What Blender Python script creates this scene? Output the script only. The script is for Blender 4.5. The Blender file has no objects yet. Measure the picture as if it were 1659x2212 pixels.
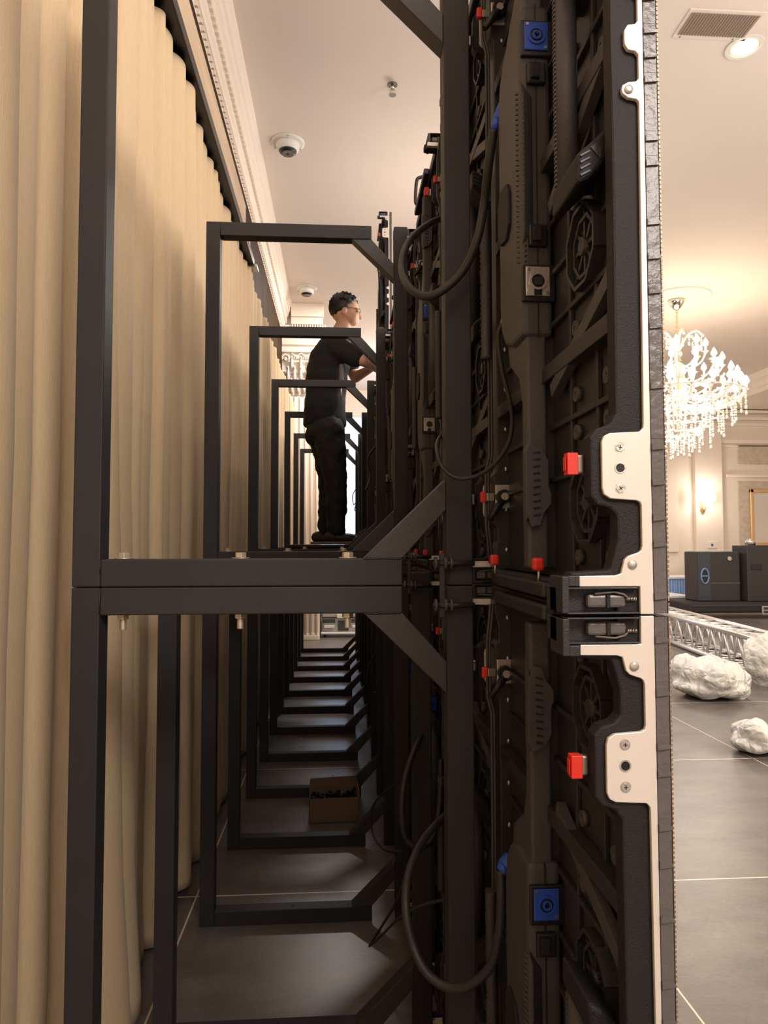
import bpy, bmesh, math, random
from mathutils import Vector, Matrix
random.seed(7)
C = bpy.context.scene
COL = C.collection
PI = math.pi

# ------------------------------------------------------------------ camera
F, YAW, PITCH, ROLL, CZ = 1491.8, 0.065, 0.0456, -0.0016, 1.0625
_cy, _sy, _cp, _sp = math.cos(YAW), math.sin(YAW), math.cos(PITCH), math.sin(PITCH)
FW = Vector((_sy*_cp, _cy*_cp, _sp)); RT = Vector((_cy, -_sy, 0)); UP = RT.cross(FW)
_r = math.cos(ROLL)*RT + math.sin(ROLL)*UP
_u = -math.sin(ROLL)*RT + math.cos(ROLL)*UP
RT, UP = _r, _u
cd = bpy.data.cameras.new('camera'); cam = bpy.data.objects.new('camera', cd); COL.objects.link(cam)
cam.matrix_world = Matrix(((RT.x, UP.x, -FW.x, 0), (RT.y, UP.y, -FW.y, 0), (RT.z, UP.z, -FW.z, CZ), (0, 0, 0, 1)))
cd.sensor_fit = 'VERTICAL'; cd.sensor_height = 24.0; cd.lens = F/2212*24.0
cd.clip_start = 0.02; cd.clip_end = 60
C.camera = cam

def at(px, py, Y):
    """measured point of the photo at a known distance Y"""
    d = FW + (px-829.5)/F*RT - (py-1106)/F*UP
    t = Y/d.y
    return Vector((d.x*t, Y, CZ+d.z*t))

# ------------------------------------------------------------------ world, exposure, lights
w = bpy.data.worlds.new('world'); C.world = w; w.use_nodes = True
w.node_tree.nodes['Background'].inputs[0].default_value = (1.0, .82, .66, 1)
w.node_tree.nodes['Background'].inputs[1].default_value = 0.2
C.view_settings.view_transform = 'Standard'; C.view_settings.look = 'None'
C.view_settings.gamma = 1; C.view_settings.use_curve_mapping = False
C.view_settings.exposure = 0.42
C.cycles.max_bounces = 8; C.cycles.diffuse_bounces = 5; C.cycles.glossy_bounces = 3
C.cycles.caustics_reflective = False; C.cycles.caustics_refractive = False

def light(kind, loc, power, color, size=.2, rot=None, angle=None, blend=.6):
    d = bpy.data.lights.new(kind.lower()+'_lamp', kind); d.energy = power; d.color = color
    if kind == 'POINT' or kind == 'SPOT': d.shadow_soft_size = size
    if kind == 'AREA': d.size = size; d.shape = 'DISK'
    if kind == 'SPOT': d.spot_size = angle; d.spot_blend = blend
    o = bpy.data.objects.new(kind.lower()+'_lamp', d); COL.objects.link(o); o.location = loc
    if rot: o.rotation_euler = rot
    return o
WARM = (1.0, .87, .75); WARM2 = (1.0, .905, .83)
# hall chandelier in view, supposed ones out of view, and unseen fill lamps added
light('POINT', (3.72, 7.25, 2.45), 80, WARM2, .45)
light('POINT', (4.2, 1.0, 2.4), 125, WARM2, .45)
light('POINT', (0.30, -1.9, 3.0), 34, WARM2, .35)  # unseen lamp added behind the camera for curtain and frame fronts
light('POINT', (3.0, 2.6, 2.3), 42, WARM2, .40)  # unseen lamp added to brighten the ceiling on the left
light('POINT', (.85, 4.9, 2.55), 34, WARM2, .35)  # fill lamp added out of sight behind the LED wall, lifts the ceiling
light('POINT', (.95, 1.7, 2.95), 17, WARM2, .30)  # added unseen above the LED wall for curtain top and ceiling
light('POINT', (0.95, -1.15, 2.35), 100, WARM2, .40)  # unseen frontal fill, added to light the near curtain and cabinet rims
light('AREA', (0.30, 7.0, 3.73), 42, WARM2, .3)  # unseen lamp added over the corridor end to brighten its floor
light('POINT', (7.2, 4.0, 2.5), 130, WARM2, .45)
light('POINT', (1.2, 9.9, 2.9), 80, WARM2, .45)
# recessed ceiling spots
light('SPOT', (2.19, 3.49, 3.70), 30, WARM, .05, (0, 0, 0), 2.4)
light('SPOT', (5.44, 9.6, 3.70), 60, WARM, .05, (0, 0, 0), 2.4)

# ------------------------------------------------------------------ materials
def mat(name, col, rough=.5, metal=0.0, bump=None, var=None, emit=None, spec=None, coat=0.0, trans=0.0, stripes=None):
    m = bpy.data.materials.new(name); m.use_nodes = True
    nt = m.node_tree; b = nt.nodes['Principled BSDF']
    b.inputs['Base Color'].default_value = (*col, 1); b.inputs['Roughness'].default_value = rough
    b.inputs['Metallic'].default_value = metal
    if spec is not None: b.inputs['Specular IOR Level'].default_value = spec
    if coat: b.inputs['Coat Weight'].default_value = coat
    if trans: b.inputs['Transmission Weight'].default_value = trans
    tc = nt.nodes.new('ShaderNodeTexCoord')
    if var:  # (scale, second colour, stretch)
        n = nt.nodes.new('ShaderNodeTexNoise'); n.inputs['Scale'].default_value = var[0]; n.inputs['Detail'].default_value = 6
        mp = nt.nodes.new('ShaderNodeMapping'); mp.inputs['Scale'].default_value = var[2] if len(var) > 2 else (1, 1, 1)
        nt.links.new(tc.outputs['Object'], mp.inputs['Vector']); nt.links.new(mp.outputs['Vector'], n.inputs['Vector'])
        r = nt.nodes.new('ShaderNodeValToRGB'); r.color_ramp.elements[0].position = .35; r.color_ramp.elements[1].position = .68
        r.color_ramp.elements[0].color = (*col, 1); r.color_ramp.elements[1].color = (*var[1], 1)
        nt.links.new(n.outputs['Fac'], r.inputs['Fac']); nt.links.new(r.outputs['Color'], b.inputs['Base Color'])
    if bump:  # (scale, strength, stretch)
        n = nt.nodes.new('ShaderNodeTexNoise'); n.inputs['Scale'].default_value = bump[0]; n.inputs['Detail'].default_value = 4
        mp = nt.nodes.new('ShaderNodeMapping'); mp.inputs['Scale'].default_value = bump[2] if len(bump) > 2 else (1, 1, 1)
        nt.links.new(tc.outputs['Object'], mp.inputs['Vector']); nt.links.new(mp.outputs['Vector'], n.inputs['Vector'])
        bp = nt.nodes.new('ShaderNodeBump'); bp.inputs['Strength'].default_value = bump[1]; bp.inputs['Distance'].default_value = .002
        nt.links.new(n.outputs['Fac'], bp.inputs['Height']); nt.links.new(bp.outputs['Normal'], b.inputs['Normal'])
    if emit:
        b.inputs['Emission Color'].default_value = (*emit[0], 1); b.inputs['Emission Strength'].default_value = emit[1]
    return m

M = {}
M['frame'] = mat('powder_coated_steel', (.029, .028, .030), .52, bump=(900, .35), var=(7, (.037, .035, .037)), spec=.32)
M['scratched'] = mat('scratched_powder_coat', (.036, .034, .036), .45, bump=(500, .3), var=(60, (.047, .043, .043), (1, 1, 3)))
M['weld'] = mat('weld', (.25, .23, .2), .5, .4)
M['bolt'] = mat('zinc_bolt', (.72, .64, .50), .35, .6, bump=(300, .2))
M['black'] = mat('black_cabinet_plastic', (.026, .026, .031), .42, bump=(700, .3))
M['tray'] = mat('grey_black_casting', (.018, .017, .020), .58, bump=(800, .4), spec=.3)
M['dark'] = mat('dark_plastic', (.010, .010, .012), .4, bump=(700, .2))
M['gloss'] = mat('glossy_black_edge', (.13, .12, .12), .28, bump=(120, .5))
M['box'] = mat('power_box_plastic', (.062, .060, .066), .46, bump=(900, .35))
M['rubber'] = mat('rubber_cable', (.026, .025, .025), .5, bump=(500, .2))
M['alu'] = mat('brushed_aluminium', (.86, .82, .77), .34, .25, bump=(90, .12, (1, 1, .03)), var=(30, (.80, .76, .71), (1, 1, .02)))
M['alu2'] = mat('cast_aluminium_plate', (.62, .60, .57), .38, .7, bump=(300, .3))
M['steel'] = mat('steel_strip', (.55, .50, .44), .3, .9)
M['red'] = mat('red_plastic', (.72, .035, .022), .4)
M['blue'] = mat('blue_plastic', (.025, .085, .52), .38)
M['rimblue'] = mat('pale_blue_rim', (.16, .28, .50), .5)
M['bluedark'] = mat('dark_blue_socket', (.006, .012, .06), .5)
M['ledface'] = mat('led_face', (.02, .018, .018), .5, bump=(400, .4))
M['bronze'] = mat('led_edge_dots', (.34, .25, .17), .4, .4)
M['ceil'] = mat('ceiling_paint', (.80, .70, .62), .75, bump=(40, .12), var=(.7, (.83, .73, .65)))
M['wall'] = mat('cream_wall_paint', (.78, .69, .60), .7, bump=(60, .1))
M['mould'] = mat('plaster_moulding', (.82, .73, .64), .6)
M['shadewall'] = mat('wall_shade_brown', (.035, .02, .012), .7, var=(4, (.06, .036, .02), (1, 1, .3)), bump=(30, .3), spec=.05)  # dark brown carries the shade of the wall above the curtain
M['pelmet'] = mat('pelmet_board', (.60, .47, .34), .7, var=(5, (.48, .36, .25), (1, .4, 3)))
M['track'] = mat('black_curtain_track', (.015, .013, .013), .4)
M['gold'] = mat('gilded_frame', (.72, .50, .25), .35, .6)
M['wallpaper'] = mat('damask_wallpaper', (.50, .42, .33), .6, var=(14, (.60, .52, .42)))
M['mirror'] = mat('mirror_glass', (.85, .85, .85), .04, 1.0)
M['white'] = mat('white_plastic', (.75, .72, .68), .4)
M['crystal'] = mat('crystal', (.95, .88, .74), .08, 0, spec=.9, coat=.6)
M['chrome'] = mat('polished_metal', (.8, .74, .62), .15, 1.0)
M['bulb'] = mat('lit_bulb', (1, .9, .7), .4, emit=((1, .80, .52), 14))
M['halo'] = mat('lit_lamp_glass', (1, .9, .7), .4, emit=((1, .84, .6), 7))
M['vent'] = mat('vent_grille', (.33, .25, .19), .6)
M['daylit'] = mat('daylight_pane', (.4, .6, .8), .3, emit=((.36, .60, 1.0), 1.0))
M['truss'] = mat('truss_aluminium', (.75, .74, .73), .3, .7)
M['speaker'] = mat('speaker_paint', (.035, .032, .032), .55, bump=(300, .4))
M['speakergrille'] = mat('speaker_grille', (.04, .05, .065), .4, bump=(600, .6))
M['case'] = mat('case_fabric', (.022, .02, .021), .7, bump=(300, .4))
M['metalbox'] = mat('grey_case_shell', (.42, .43, .43), .4, .2)
M['caseblack'] = mat('case_black_panel', (.05, .05, .05), .5)
M['card'] = mat('corrugated_cardboard', (.17, .105, .06), .8, bump=(80, .3), var=(9, (.20, .125, .075), (1, 1, .2)))
M['skin'] = mat('skin', (.62, .34, .22), .5, var=(25, (.66, .38, .26)))
M['hair'] = mat('black_hair', (.012, .010, .009), .5, bump=(160, .8))
M['tshirt'] = mat('black_tshirt', (.009, .009, .011), .85, bump=(60, .4))
M['trousers'] = mat('black_trousers', (.016, .014, .013), .8, bump=(40, .5))
M['shoe'] = mat('dark_shoe', (.035, .028, .025), .6)
M['sole'] = mat('shoe_sole', (.22, .16, .11), .6)
M['clothblue'] = mat('blue_table_skirt', (.30, .48, .85), .7)
M['clothwhite'] = mat('white_table_top', (.8, .82, .85), .6)
M['grip'] = mat('grey_grip', (.16, .14, .13), .5)
M['bolthole'] = mat('hole_shadowed_steel', (.012, .011, .01), .7)

def film_mat():
    m = mat('crumpled_plastic_film', (.84, .83, .78), .25)
    nt = m.node_tree; b = nt.nodes['Principled BSDF']; b.inputs['Subsurface Weight'].default_value = .35
    b.inputs['Subsurface Radius'].default_value = (.1, .1, .08)
    tc = nt.nodes.new('ShaderNodeTexCoord'); n = nt.nodes.new('ShaderNodeTexNoise'); n.inputs['Scale'].default_value = 5; n.inputs['Detail'].default_value = 3
    mx = nt.nodes.new('ShaderNodeMixRGB'); mx.inputs[0].default_value = .25
    nt.links.new(tc.outputs['Object'], n.inputs[0]); nt.links.new(tc.outputs['Object'], mx.inputs[1]); nt.links.new(n.outputs['Color'], mx.inputs[2])
    v = nt.nodes.new('ShaderNodeTexVoronoi'); v.feature = 'DISTANCE_TO_EDGE'; v.inputs['Scale'].default_value = 13
    nt.links.new(mx.outputs[0], v.inputs['Vector'])
    r = nt.nodes.new('ShaderNodeValToRGB'); r.color_ramp.elements[1].position = .35; nt.links.new(v.outputs['Distance'], r.inputs[0])
    bp = nt.nodes.new('ShaderNodeBump'); bp.inputs['Strength'].default_value = .8; bp.inputs['Distance'].default_value = .012
    nt.links.new(r.outputs[0], bp.inputs['Height']); nt.links.new(bp.outputs[0], b.inputs['Normal'])
    return m
M['film'] = film_mat()

def curtain_mat():
    m = mat('cream_curtain_fabric', (.67, .515, .325), .75, var=(700, (.60, .46, .285), (1, 1, .04)), bump=(600, .4, (1, 1, .2)))
    b = m.node_tree.nodes['Principled BSDF']; b.inputs['Sheen Weight'].default_value = .1
    return m
M['curtain'] = curtain_mat()

def floor_mat():
    m = bpy.data.materials.new('stone_tile_floor'); m.use_nodes = True
    nt = m.node_tree; b = nt.nodes['Principled BSDF']; N = nt.nodes.new; L = nt.links.new
    tc = N('ShaderNodeTexCoord'); sx = N('ShaderNodeSeparateXYZ'); L(tc.outputs['Object'], sx.inputs[0])
    def line(out, off, period, w):
        a = N('ShaderNodeMath'); a.operation = 'ADD'; L(out, a.inputs[0]); a.inputs[1].default_value = -off + 20*period
        md = N('ShaderNodeMath'); md.operation = 'MODULO'; L(a.outputs[0], md.inputs[0]); md.inputs[1].default_value = period
        c = N('ShaderNodeMath'); c.operation = 'LESS_THAN'; L(md.outputs[0], c.inputs[0]); c.inputs[1].default_value = w
        return c
    lx = line(sx.outputs[0], -.430, 1.2345, .005); ly = line(sx.outputs[1], 2.162, 1.172, .006)
    mx = N('ShaderNodeMath'); mx.operation = 'MAXIMUM'; L(lx.outputs[0], mx.inputs[0]); L(ly.outputs[0], mx.inputs[1])
    n = N('ShaderNodeTexNoise'); n.inputs['Scale'].default_value = 3.2; n.inputs['Detail'].default_value = 10; n.inputs['Roughness'].default_value = .68
    mp = N('ShaderNodeMapping'); mp.inputs['Scale'].default_value = (1, 2.2, 1); L(tc.outputs['Object'], mp.inputs[0]); L(mp.outputs[0], n.inputs[0])
    r = N('ShaderNodeValToRGB'); r.color_ramp.elements[0].position = .38; r.color_ramp.elements[1].position = .66
    r.color_ramp.elements[0].color = (.110, .098, .090, 1); r.color_ramp.elements[1].color = (.175, .156, .144, 1); L(n.outputs['Fac'], r.inputs[0])
    n2 = N('ShaderNodeTexNoise'); n2.inputs['Scale'].default_value = 60; n2.inputs['Detail'].default_value = 4; L(mp.outputs[0], n2.inputs[0])
    mul = N('ShaderNodeMixRGB'); mul.blend_type = 'OVERLAY'; mul.inputs[0].default_value = .3; L(r.outputs[0], mul.inputs[1]); L(n2.outputs['Fac'], mul.inputs[2])
    mix = N('ShaderNodeMixRGB'); L(mx.outputs[0], mix.inputs[0]); L(mul.outputs[0], mix.inputs[1]); mix.inputs[2].default_value = (.80, .70, .58, 1)
    L(mix.outputs[0], b.inputs['Base Color']); b.inputs['Roughness'].default_value = .34; b.inputs['Specular IOR Level'].default_value = .7
    bp = N('ShaderNodeBump'); bp.inputs['Strength'].default_value = .25; bp.inputs['Distance'].default_value = .003
    L(n.outputs['Fac'], bp.inputs['Height']); L(bp.outputs[0], b.inputs['Normal'])
    return m
M['floor'] = floor_mat()

# ------------------------------------------------------------------ mesh helpers
class MB:
    def __init__(s): s.bm = bmesh.new()
    def box(s, x0, x1, y0, y1, z0, z1):
        v = [s.bm.verts.new(p) for p in ((x0,y0,z0),(x1,y0,z0),(x1,y1,z0),(x0,y1,z0),(x0,y0,z1),(x1,y0,z1),(x1,y1,z1),(x0,y1,z1))]
        for f in ((0,3,2,1),(4,5,6,7),(0,1,5,4),(1,2,6,5),(2,3,7,6),(3,0,4,7)): s.bm.faces.new([v[i] for i in f])
        return s
    def prism(s, pts, axis, a, b):
        """pts: polygon in the plane across axis ('y': (x,z), 'x': (y,z), 'z': (x,y))"""
        def P(p, t): return (p[0], t, p[1]) if axis == 'y' else ((t, p[0], p[1]) if axis == 'x' else (p[0], p[1], t))
        A = [s.bm.verts.new(P(p, a)) for p in pts]; B = [s.bm.verts.new(P(p, b)) for p in pts]
        n = len(pts)
        s.bm.faces.new(A); s.bm.faces.new(B[::-1])
        for i in range(n): s.bm.faces.new((A[i], B[i], B[(i+1) % n], A[(i+1) % n]))
        return s
    def beam(s, p0, p1, w, h, up=(0, 0, 1)):
        p0, p1 = Vector(p0), Vector(p1); d = (p1-p0).normalized(); up = Vector(up)
        x = d.cross(up)
        if x.length < 1e-4: x = d.cross(Vector((0, 1, 0)))
        x.normalize(); z = x.cross(d)
        v = [s.bm.verts.new(p + x*sx*w/2 + z*sz*h/2) for p in (p0, p1) for sx, sz in ((-1,-1),(1,-1),(1,1),(-1,1))]
        for f in ((3,2,1,0),(4,5,6,7),(0,1,5,4),(1,2,6,5),(2,3,7,6),(3,0,4,7)): s.bm.faces.new([v[i] for i in f])
        return s
    def cone(s, p0, p1, r0, r1, seg=12, caps=True, smooth=True):
        p0, p1 = Vector(p0), Vector(p1); d = (p1-p0).normalized()
        x = d.orthogonal().normalized(); y = d.cross(x)
        A = [s.bm.verts.new(p0 + (x*math.cos(2*PI*i/seg)+y*math.sin(2*PI*i/seg))*r0) for i in range(seg)]
        B = [s.bm.verts.new(p1 + (x*math.cos(2*PI*i/seg)+y*math.sin(2*PI*i/seg))*r1) for i in range(seg)]
        for i in range(seg):
            f = s.bm.faces.new((A[i], A[(i+1) % seg], B[(i+1) % seg], B[i])); f.smooth = smooth
        if caps: s.bm.faces.new(A[::-1]); s.bm.faces.new(B)
        return s
    def cyl(s, p0, p1, r, seg=12, smooth=True): return s.cone(p0, p1, r, r, seg, True, smooth)
    def ring(s, c, n, r0, r1, h, seg=20):
        """flat washer/tube around axis n"""
        c, n = Vector(c), Vector(n).normalized(); x = n.orthogonal().normalized(); y = n.cross(x)
        L = []
        for rr, hh in ((r0, 0), (r1, 0), (r1, h), (r0, h)):
            L.append([s.bm.verts.new(c + n*hh + (x*math.cos(2*PI*i/seg)+y*math.sin(2*PI*i/seg))*rr) for i in range(seg)])
        for k in range(4):
            a, b = L[k], L[(k+1) % 4]
            for i in range(seg):
                f = s.bm.faces.new((a[i], a[(i+1) % seg], b[(i+1) % seg], b[i])); f.smooth = k in (1, 3)
        return s
    def tube(s, pts, r, seg=10, closed=False):
        pts = [Vector(p) for p in pts]; n = len(pts); rings = []
        prev = None
        for i, p in enumerate(pts):
            d = (pts[min(i+1, n-1)] - pts[max(i-1, 0)]).normalized()
            x = d.orthogonal().normalized() if prev is None else (prev - d*prev.dot(d)).normalized()
            prev = x; y = d.cross(x); rr = r(i/(n-1)) if callable(r) else r
            rings.append([s.bm.verts.new(p + (x*math.cos(2*PI*k/seg)+y*math.sin(2*PI*k/seg))*rr) for k in range(seg)])
        for a, b in zip(rings, rings[1:]):
            for k in range(seg):
                f = s.bm.faces.new((a[k], a[(k+1) % seg], b[(k+1) % seg], b[k])); f.smooth = True
        s.bm.faces.new(rings[0][::-1]); s.bm.faces.new(rings[-1])
        return s
    def lathe(s, prof, c=(0, 0, 0), seg=28, axis='z'):
        c = Vector(c); R = []
        for r_, h in prof:
            row = []
            for i in range(seg):
                a = 2*PI*i/seg
                v = Vector((r_*math.cos(a), r_*math.sin(a), h)) if axis == 'z' else Vector((r_*math.cos(a), h, r_*math.sin(a)))
                row.append(s.bm.verts.new(c+v))
            R.append(row)
        for a, b in zip(R, R[1:]):
            for i in range(seg):
                f = s.bm.faces.new((a[i], a[(i+1) % seg], b[(i+1) % seg], b[i])); f.smooth = True
        s.bm.faces.new(R[0][::-1]); s.bm.faces.new(R[-1])
        return s
    def ell(s, c, rx, ry, rz, sub=2, rot=None):
        m = Matrix.Translation(Vector(c)) @ (rot or Matrix.Identity(4)) @ Matrix.Diagonal((rx, ry, rz, 1))
        g = bmesh.ops.create_icosphere(s.bm, subdivisions=sub, radius=1, matrix=m)
        for v in g['verts']:
            for f in v.link_faces: f.smooth = True
        return s
    def cap(s, p0, p1, r0, r1):
        """tapered limb with round ends"""
        s.cone(p0, p1, r0, r1, 18); s.ell(p0, r0, r0, r0, 2); s.ell(p1, r1, r1, r1, 2); return s
    def build(s, name, m, parent=None, bevel=0, seg=2, loc=None):
        bmesh.ops.recalc_face_normals(s.bm, faces=s.bm.faces)
        me = bpy.data.meshes.new(name); s.bm.to_mesh(me); s.bm.free()
        me.materials.append(m if not isinstance(m, str) else M[m])
        o = bpy.data.objects.new(name, me); COL.objects.link(o)
        if parent: o.parent = parent
        if loc: o.location = loc
        if bevel:
            b = o.modifiers.new('bevel', 'BEVEL'); b.width = bevel; b.segments = seg; b.limit_method = 'ANGLE'; b.angle_limit = .7
        return o

def empty(name, loc=(0, 0, 0), rz=0):
    o = bpy.data.objects.new(name, None); o.empty_display_size = .05; COL.objects.link(o)
    o.location = loc; o.rotation_euler = (0, 0, rz); return o
def tag(o, label, cat, group=None):
    o['label'] = label; o['category'] = cat
    if group: o['group'] = group
    return o
def struct(name, mb, m, bevel=0):
    o = mb.build(name, m, None, bevel); o['kind'] = 'structure'; return o
def kids(o): return [c for c in COL.objects if c.parent == o]
def copy_tree(o, parent=None, skip=()):
    c = o.copy(); COL.objects.link(c)
    if parent: c.parent = parent
    for ch in kids(o):
        if ch.name.split('.')[0] not in skip: copy_tree(ch, c, skip)
    return c
def smooth_path(P, n=10):
    P = [Vector(p) for p in P]; out = []
    Q = [P[0]*2-P[1]] + P + [P[-1]*2-P[-2]]
    for i in range(1, len(Q)-2):
        a, b, c, d = Q[i-1], Q[i], Q[i+1], Q[i+2]
        for k in range(n):
            t = k/n
            out.append(.5*((2*b) + (c-a)*t + (2*a-5*b+4*c-d)*t*t + (3*b-a-3*c+d)*t**3))
    out.append(P[-1]); return out
ORD = ['nearest', 'second', 'third', 'fourth', 'fifth', 'sixth', 'seventh', 'eighth', 'ninth', 'tenth', 'eleventh', 'twelfth', 'thirteenth', 'fourteenth']
def nth(i, of='from the camera'): return 'nearest the camera' if i == 0 else ORD[i] + ' ' + of

# ------------------------------------------------------------------ room shell
XW, XE, YB, YF, ZC = -.66, 9.0, -4.0, 12.0, 3.75
struct('floor', MB().box(XW-.2, XE+.2, YB-.2, YF+2.2, -.1, 0), 'floor')
struct('ceiling', MB().box(XW-.2, XE+.2, YB-.2, YF+2.2, ZC, ZC+.1), 'ceil')
struct('wall_left', MB().box(XW-.15, XW, YB, YF, 0, ZC), 'wall')
struct('wall_right', MB().box(XE, XE+.15, YB, YF, 0, ZC), 'wall')
struct('wall_back', MB().box(XW, XE, YB-.15, YB, 0, ZC), 'wall')
wf = MB(); wf.box(XW, -.40, YF, YF+.15, 0, ZC); wf.box(-.40, .95, YF, YF+.15, 0, .5); wf.box(-.40, .95, YF, YF+.15, 3.3, ZC); wf.box(.95, XE, YF, YF+.15, 0, ZC)
struct('wall_far', wf, 'wall')
# shade on the wall above the curtain, put in as a dark brown band
struct('wall_shade', MB().box(XW, XW+.02, YB, 7.70, 2.0, 3.42), 'shadewall')
# crown moulding along the left wall
def crown(name, y0, y1):
    pr = [(XW, 3.42), (XW+.020, 3.42), (XW+.024, 3.45), (XW+.040, 3.455), (XW+.042, 3.49), (XW+.052, 3.50), (XW+.056, 3.53), (XW+.056, 3.56),
          (XW+.072, 3.565), (XW+.074, 3.60), (XW+.092, 3.615), (XW+.096, 3.65), (XW+.110, 3.66), (XW+.113, 3.70), (XW+.128, 3.715), (XW+.13, ZC), (XW, ZC)]
    m = MB(); m.prism(pr, 'y', y0, y1)
    y = y0+.02
    while y < y1-.04:
        m.box(XW+.050, XW+.074, y, y+.026, 3.53, 3.562); m.box(XW+.02, XW+.036, y+.005, y+.02, 3.425, 3.448); y += .05
    return struct(name, m, 'mould')
crown('trim_2', 0.8, 7.72)
# pier with fluted pilaster at the far end
PX0, PX1, PY = XW, -.215, 7.75
pier = struct('wall_pier', MB().box(PX0, PX1, PY, PY+.9, 0, ZC), 'wall')
m = MB()
for k, (z0, z1, d) in enumerate(((3.60, 3.75, .10), (3.52, 3.60, .075), (3.44, 3.52, .045), (3.30, 3.335, .03))):
    m.box(PX0+.12 if k < 2 else PX0, PX1+d*.4, PY-d, PY, z0, z1)
for k in range(14): m.box(PX0+.13+.028*k, PX0+.144+.028*k, PY-.085, PY-.045, 3.47, 3.515)
struct('trim_3', m, 'mould', .004)
pil = empty('pilaster', (-.43, PY-.003, 0)); tag(pil, 'cream fluted pilaster with scrolled leaf capital at the far end of the curtain', 'pilaster')
m = MB(); m.box(-.20, .20, -.035, 0, 0, 2.72)
for k in range(7):
    x = -.18+.06*k
    m.cyl((x, -.036, .06), (x, -.036, 2.70), .0155, 10)
m.build('fluted_shaft', 'mould', pil)
MB().box(-.212, .212, -.055, 0, 0, .05).box(-.206, .206, -.048, 0, .05, .07).build('base', 'mould', pil, .006)
m = MB(); m.box(-.225, .225, -.075, 0, 3.20, 3.26)
m.prism([(-.20, 2.72), (.20, 2.72), (.205, 2.95), (.225, 3.2), (-.225, 3.2), (-.205, 2.95)], 'y', -.045, 0)
m.build('capital_block', 'mould', pil, .006)
def spiral(cx, cz, s, y):
    return [(cx+s*math.cos(a)*(.052-.0062*a), y, cz+math.sin(a)*(.052-.0062*a)) for a in [i*.3 for i in range(24)]]
for sgn in (-1, 1):
    m = MB(); m.tube(spiral(sgn*.165, 3.13, sgn, -.06), .011, 8); m.ell((sgn*.165, -.06, 3.13), .014, .014, .014)
    m.build('scroll', 'mould', pil)
for row, (z, n, h, dx) in enumerate(((2.74, 6, .15, 0), (2.86, 5, .17, .03), (3.0, 3, .14, .07))):
    for k in range(n):
        x = -.17+dx+(.34-2*dx)*k/(n-1)
        m = MB()
        m.tube([(x, -.05, z), (x, -.06-.01*row, z+h*.5), (x, -.072-.008*row, z+h*.85), (x, -.09-.008*row, z+h), (x, -.098-.008*row, z+h*.88)], lambda t: .020*(1-.55*t), 8)
        for sg in (-1, 1):
            m.tube([(x, -.05, z+h*.1), (x+sg*.014, -.058, z+h*.45), (x+sg*.026, -.066, z+h*.66), (x+sg*.031, -.076, z+h*.6)], lambda t: .009*(1-.4*t), 6)
        m.build('acanthus_leaf', 'mould', pil)
m = MB(); m.tube([(-.11+.22*i/20, -.06, 3.17+.018*math.cos(i*PI/10*2)) for i in range(21)], .008, 6)
for k in range(9): m.ell((-.10+.025*k, -.058, 3.135), .009, .009, .014, 1)
m.build('egg_moulding', 'mould', pil)

# window with daylight behind the corridor's end
wn = MB()
for x in (-.40, .92): wn.box(x, x+.03, YF+.02, YF+.07, .5, 3.3)
for z in (.5, 2.75, 3.27): wn.box(-.40, .95, YF+.025, YF+.065, z, z+.03)
wo = struct('window_1', wn, 'white')
g = MB().box(-.39, .94, YF+.075, YF+.085, .51, 3.29).build('pane', 'daylit', wo)

# far hall wall dressing
m = MB(); m.box(2.5, XE, YF-.08, YF, 3.28, 3.34).box(2.5, XE, YF-.05, YF, 3.18, 3.23).box(2.5, XE, YF-.12, YF, 3.40, 3.45)
struct('trim_4', m, 'mould', .008)
struct('trim_5', MB().box(4.5, XE, YF-.05, YF, 2.86, 2.93).box(4.5, XE, YF-.03, YF, 2.80, 2.83), 'mould', .008)
struct('trim_6', MB().box(6.95, XE, YF-.06, YF, 2.24, 2.30), 'mould', .008)
# lowered soffit and its crown on the right side of the hall
struct('ceiling_soffit', MB().box(6.75, XE, YB, YF, 3.47, ZC), 'ceil')
struct('trim_7', MB().prism([(6.75, 3.47), (6.71, 3.47), (6.70, 3.53), (6.66, 3.55), (6.65, 3.62), (6.58, 3.66), (6.56, ZC), (6.75, ZC)], 'y', YB, YF-.12), 'mould')

def pt(px, py): return at(px, py, YF)
# pilasters on far wall
m = MB()
a, b = pt(1497, 1100).x, pt(1556, 1100).x
m.box(a, b, YF-.10, YF, 0, 3.18); m.box(a-.03, b+.03, YF-.13, YF, 3.08, 3.18)
a0, b0 = pt(1448, 1100).x, pt(1462, 1100).x
m.box(a0-.3, b0, YF-.06, YF, .9, 2.7)
struct('wall_far_pilaster', m, 'wall', .01)
a, b = pt(1592, 977).x, pt(1680, 977).x
tag(MB().box(a, b, YF-.03, YF-.002, pt(1600, 1003).z, pt(1600, 953).z).build('wall_panel', 'wallpaper', None, .01), 'beige damask frieze panel high on the far hall wall', 'wall panel')
b = 8.6
tag(MB().box(pt(1594, 1100).x, b, YF-.02, YF-.002, .95, pt(1600, 1040).z).build('wall_panel', 'wallpaper', None, .01), 'tall beige wallpaper panel behind the gold framed mirror', 'wall panel')
mr = empty('mirror', (pt(1617, 1100).x, YF-.02, 1.0)); tag(mr, 'gold framed mirror on the far hall wall above the speakers', 'mirror')
z1 = pt(1617, 1057).z-1.0
fr = MB(); fr.box(0, .07, -.05, 0, 0, z1); fr.box(.93, 1.0, -.05, 0, 0, z1); fr.box(0, 1.0, -.05, 0, z1-.07, z1); fr.box(0, 1.0, -.05, 0, 0, .07)
fr.build('gilded_frame', 'gold', mr, .012); MB().box(.06, .94, -.02, -.004, .06, z1-.06).build('glass', 'mirror', mr)
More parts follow.
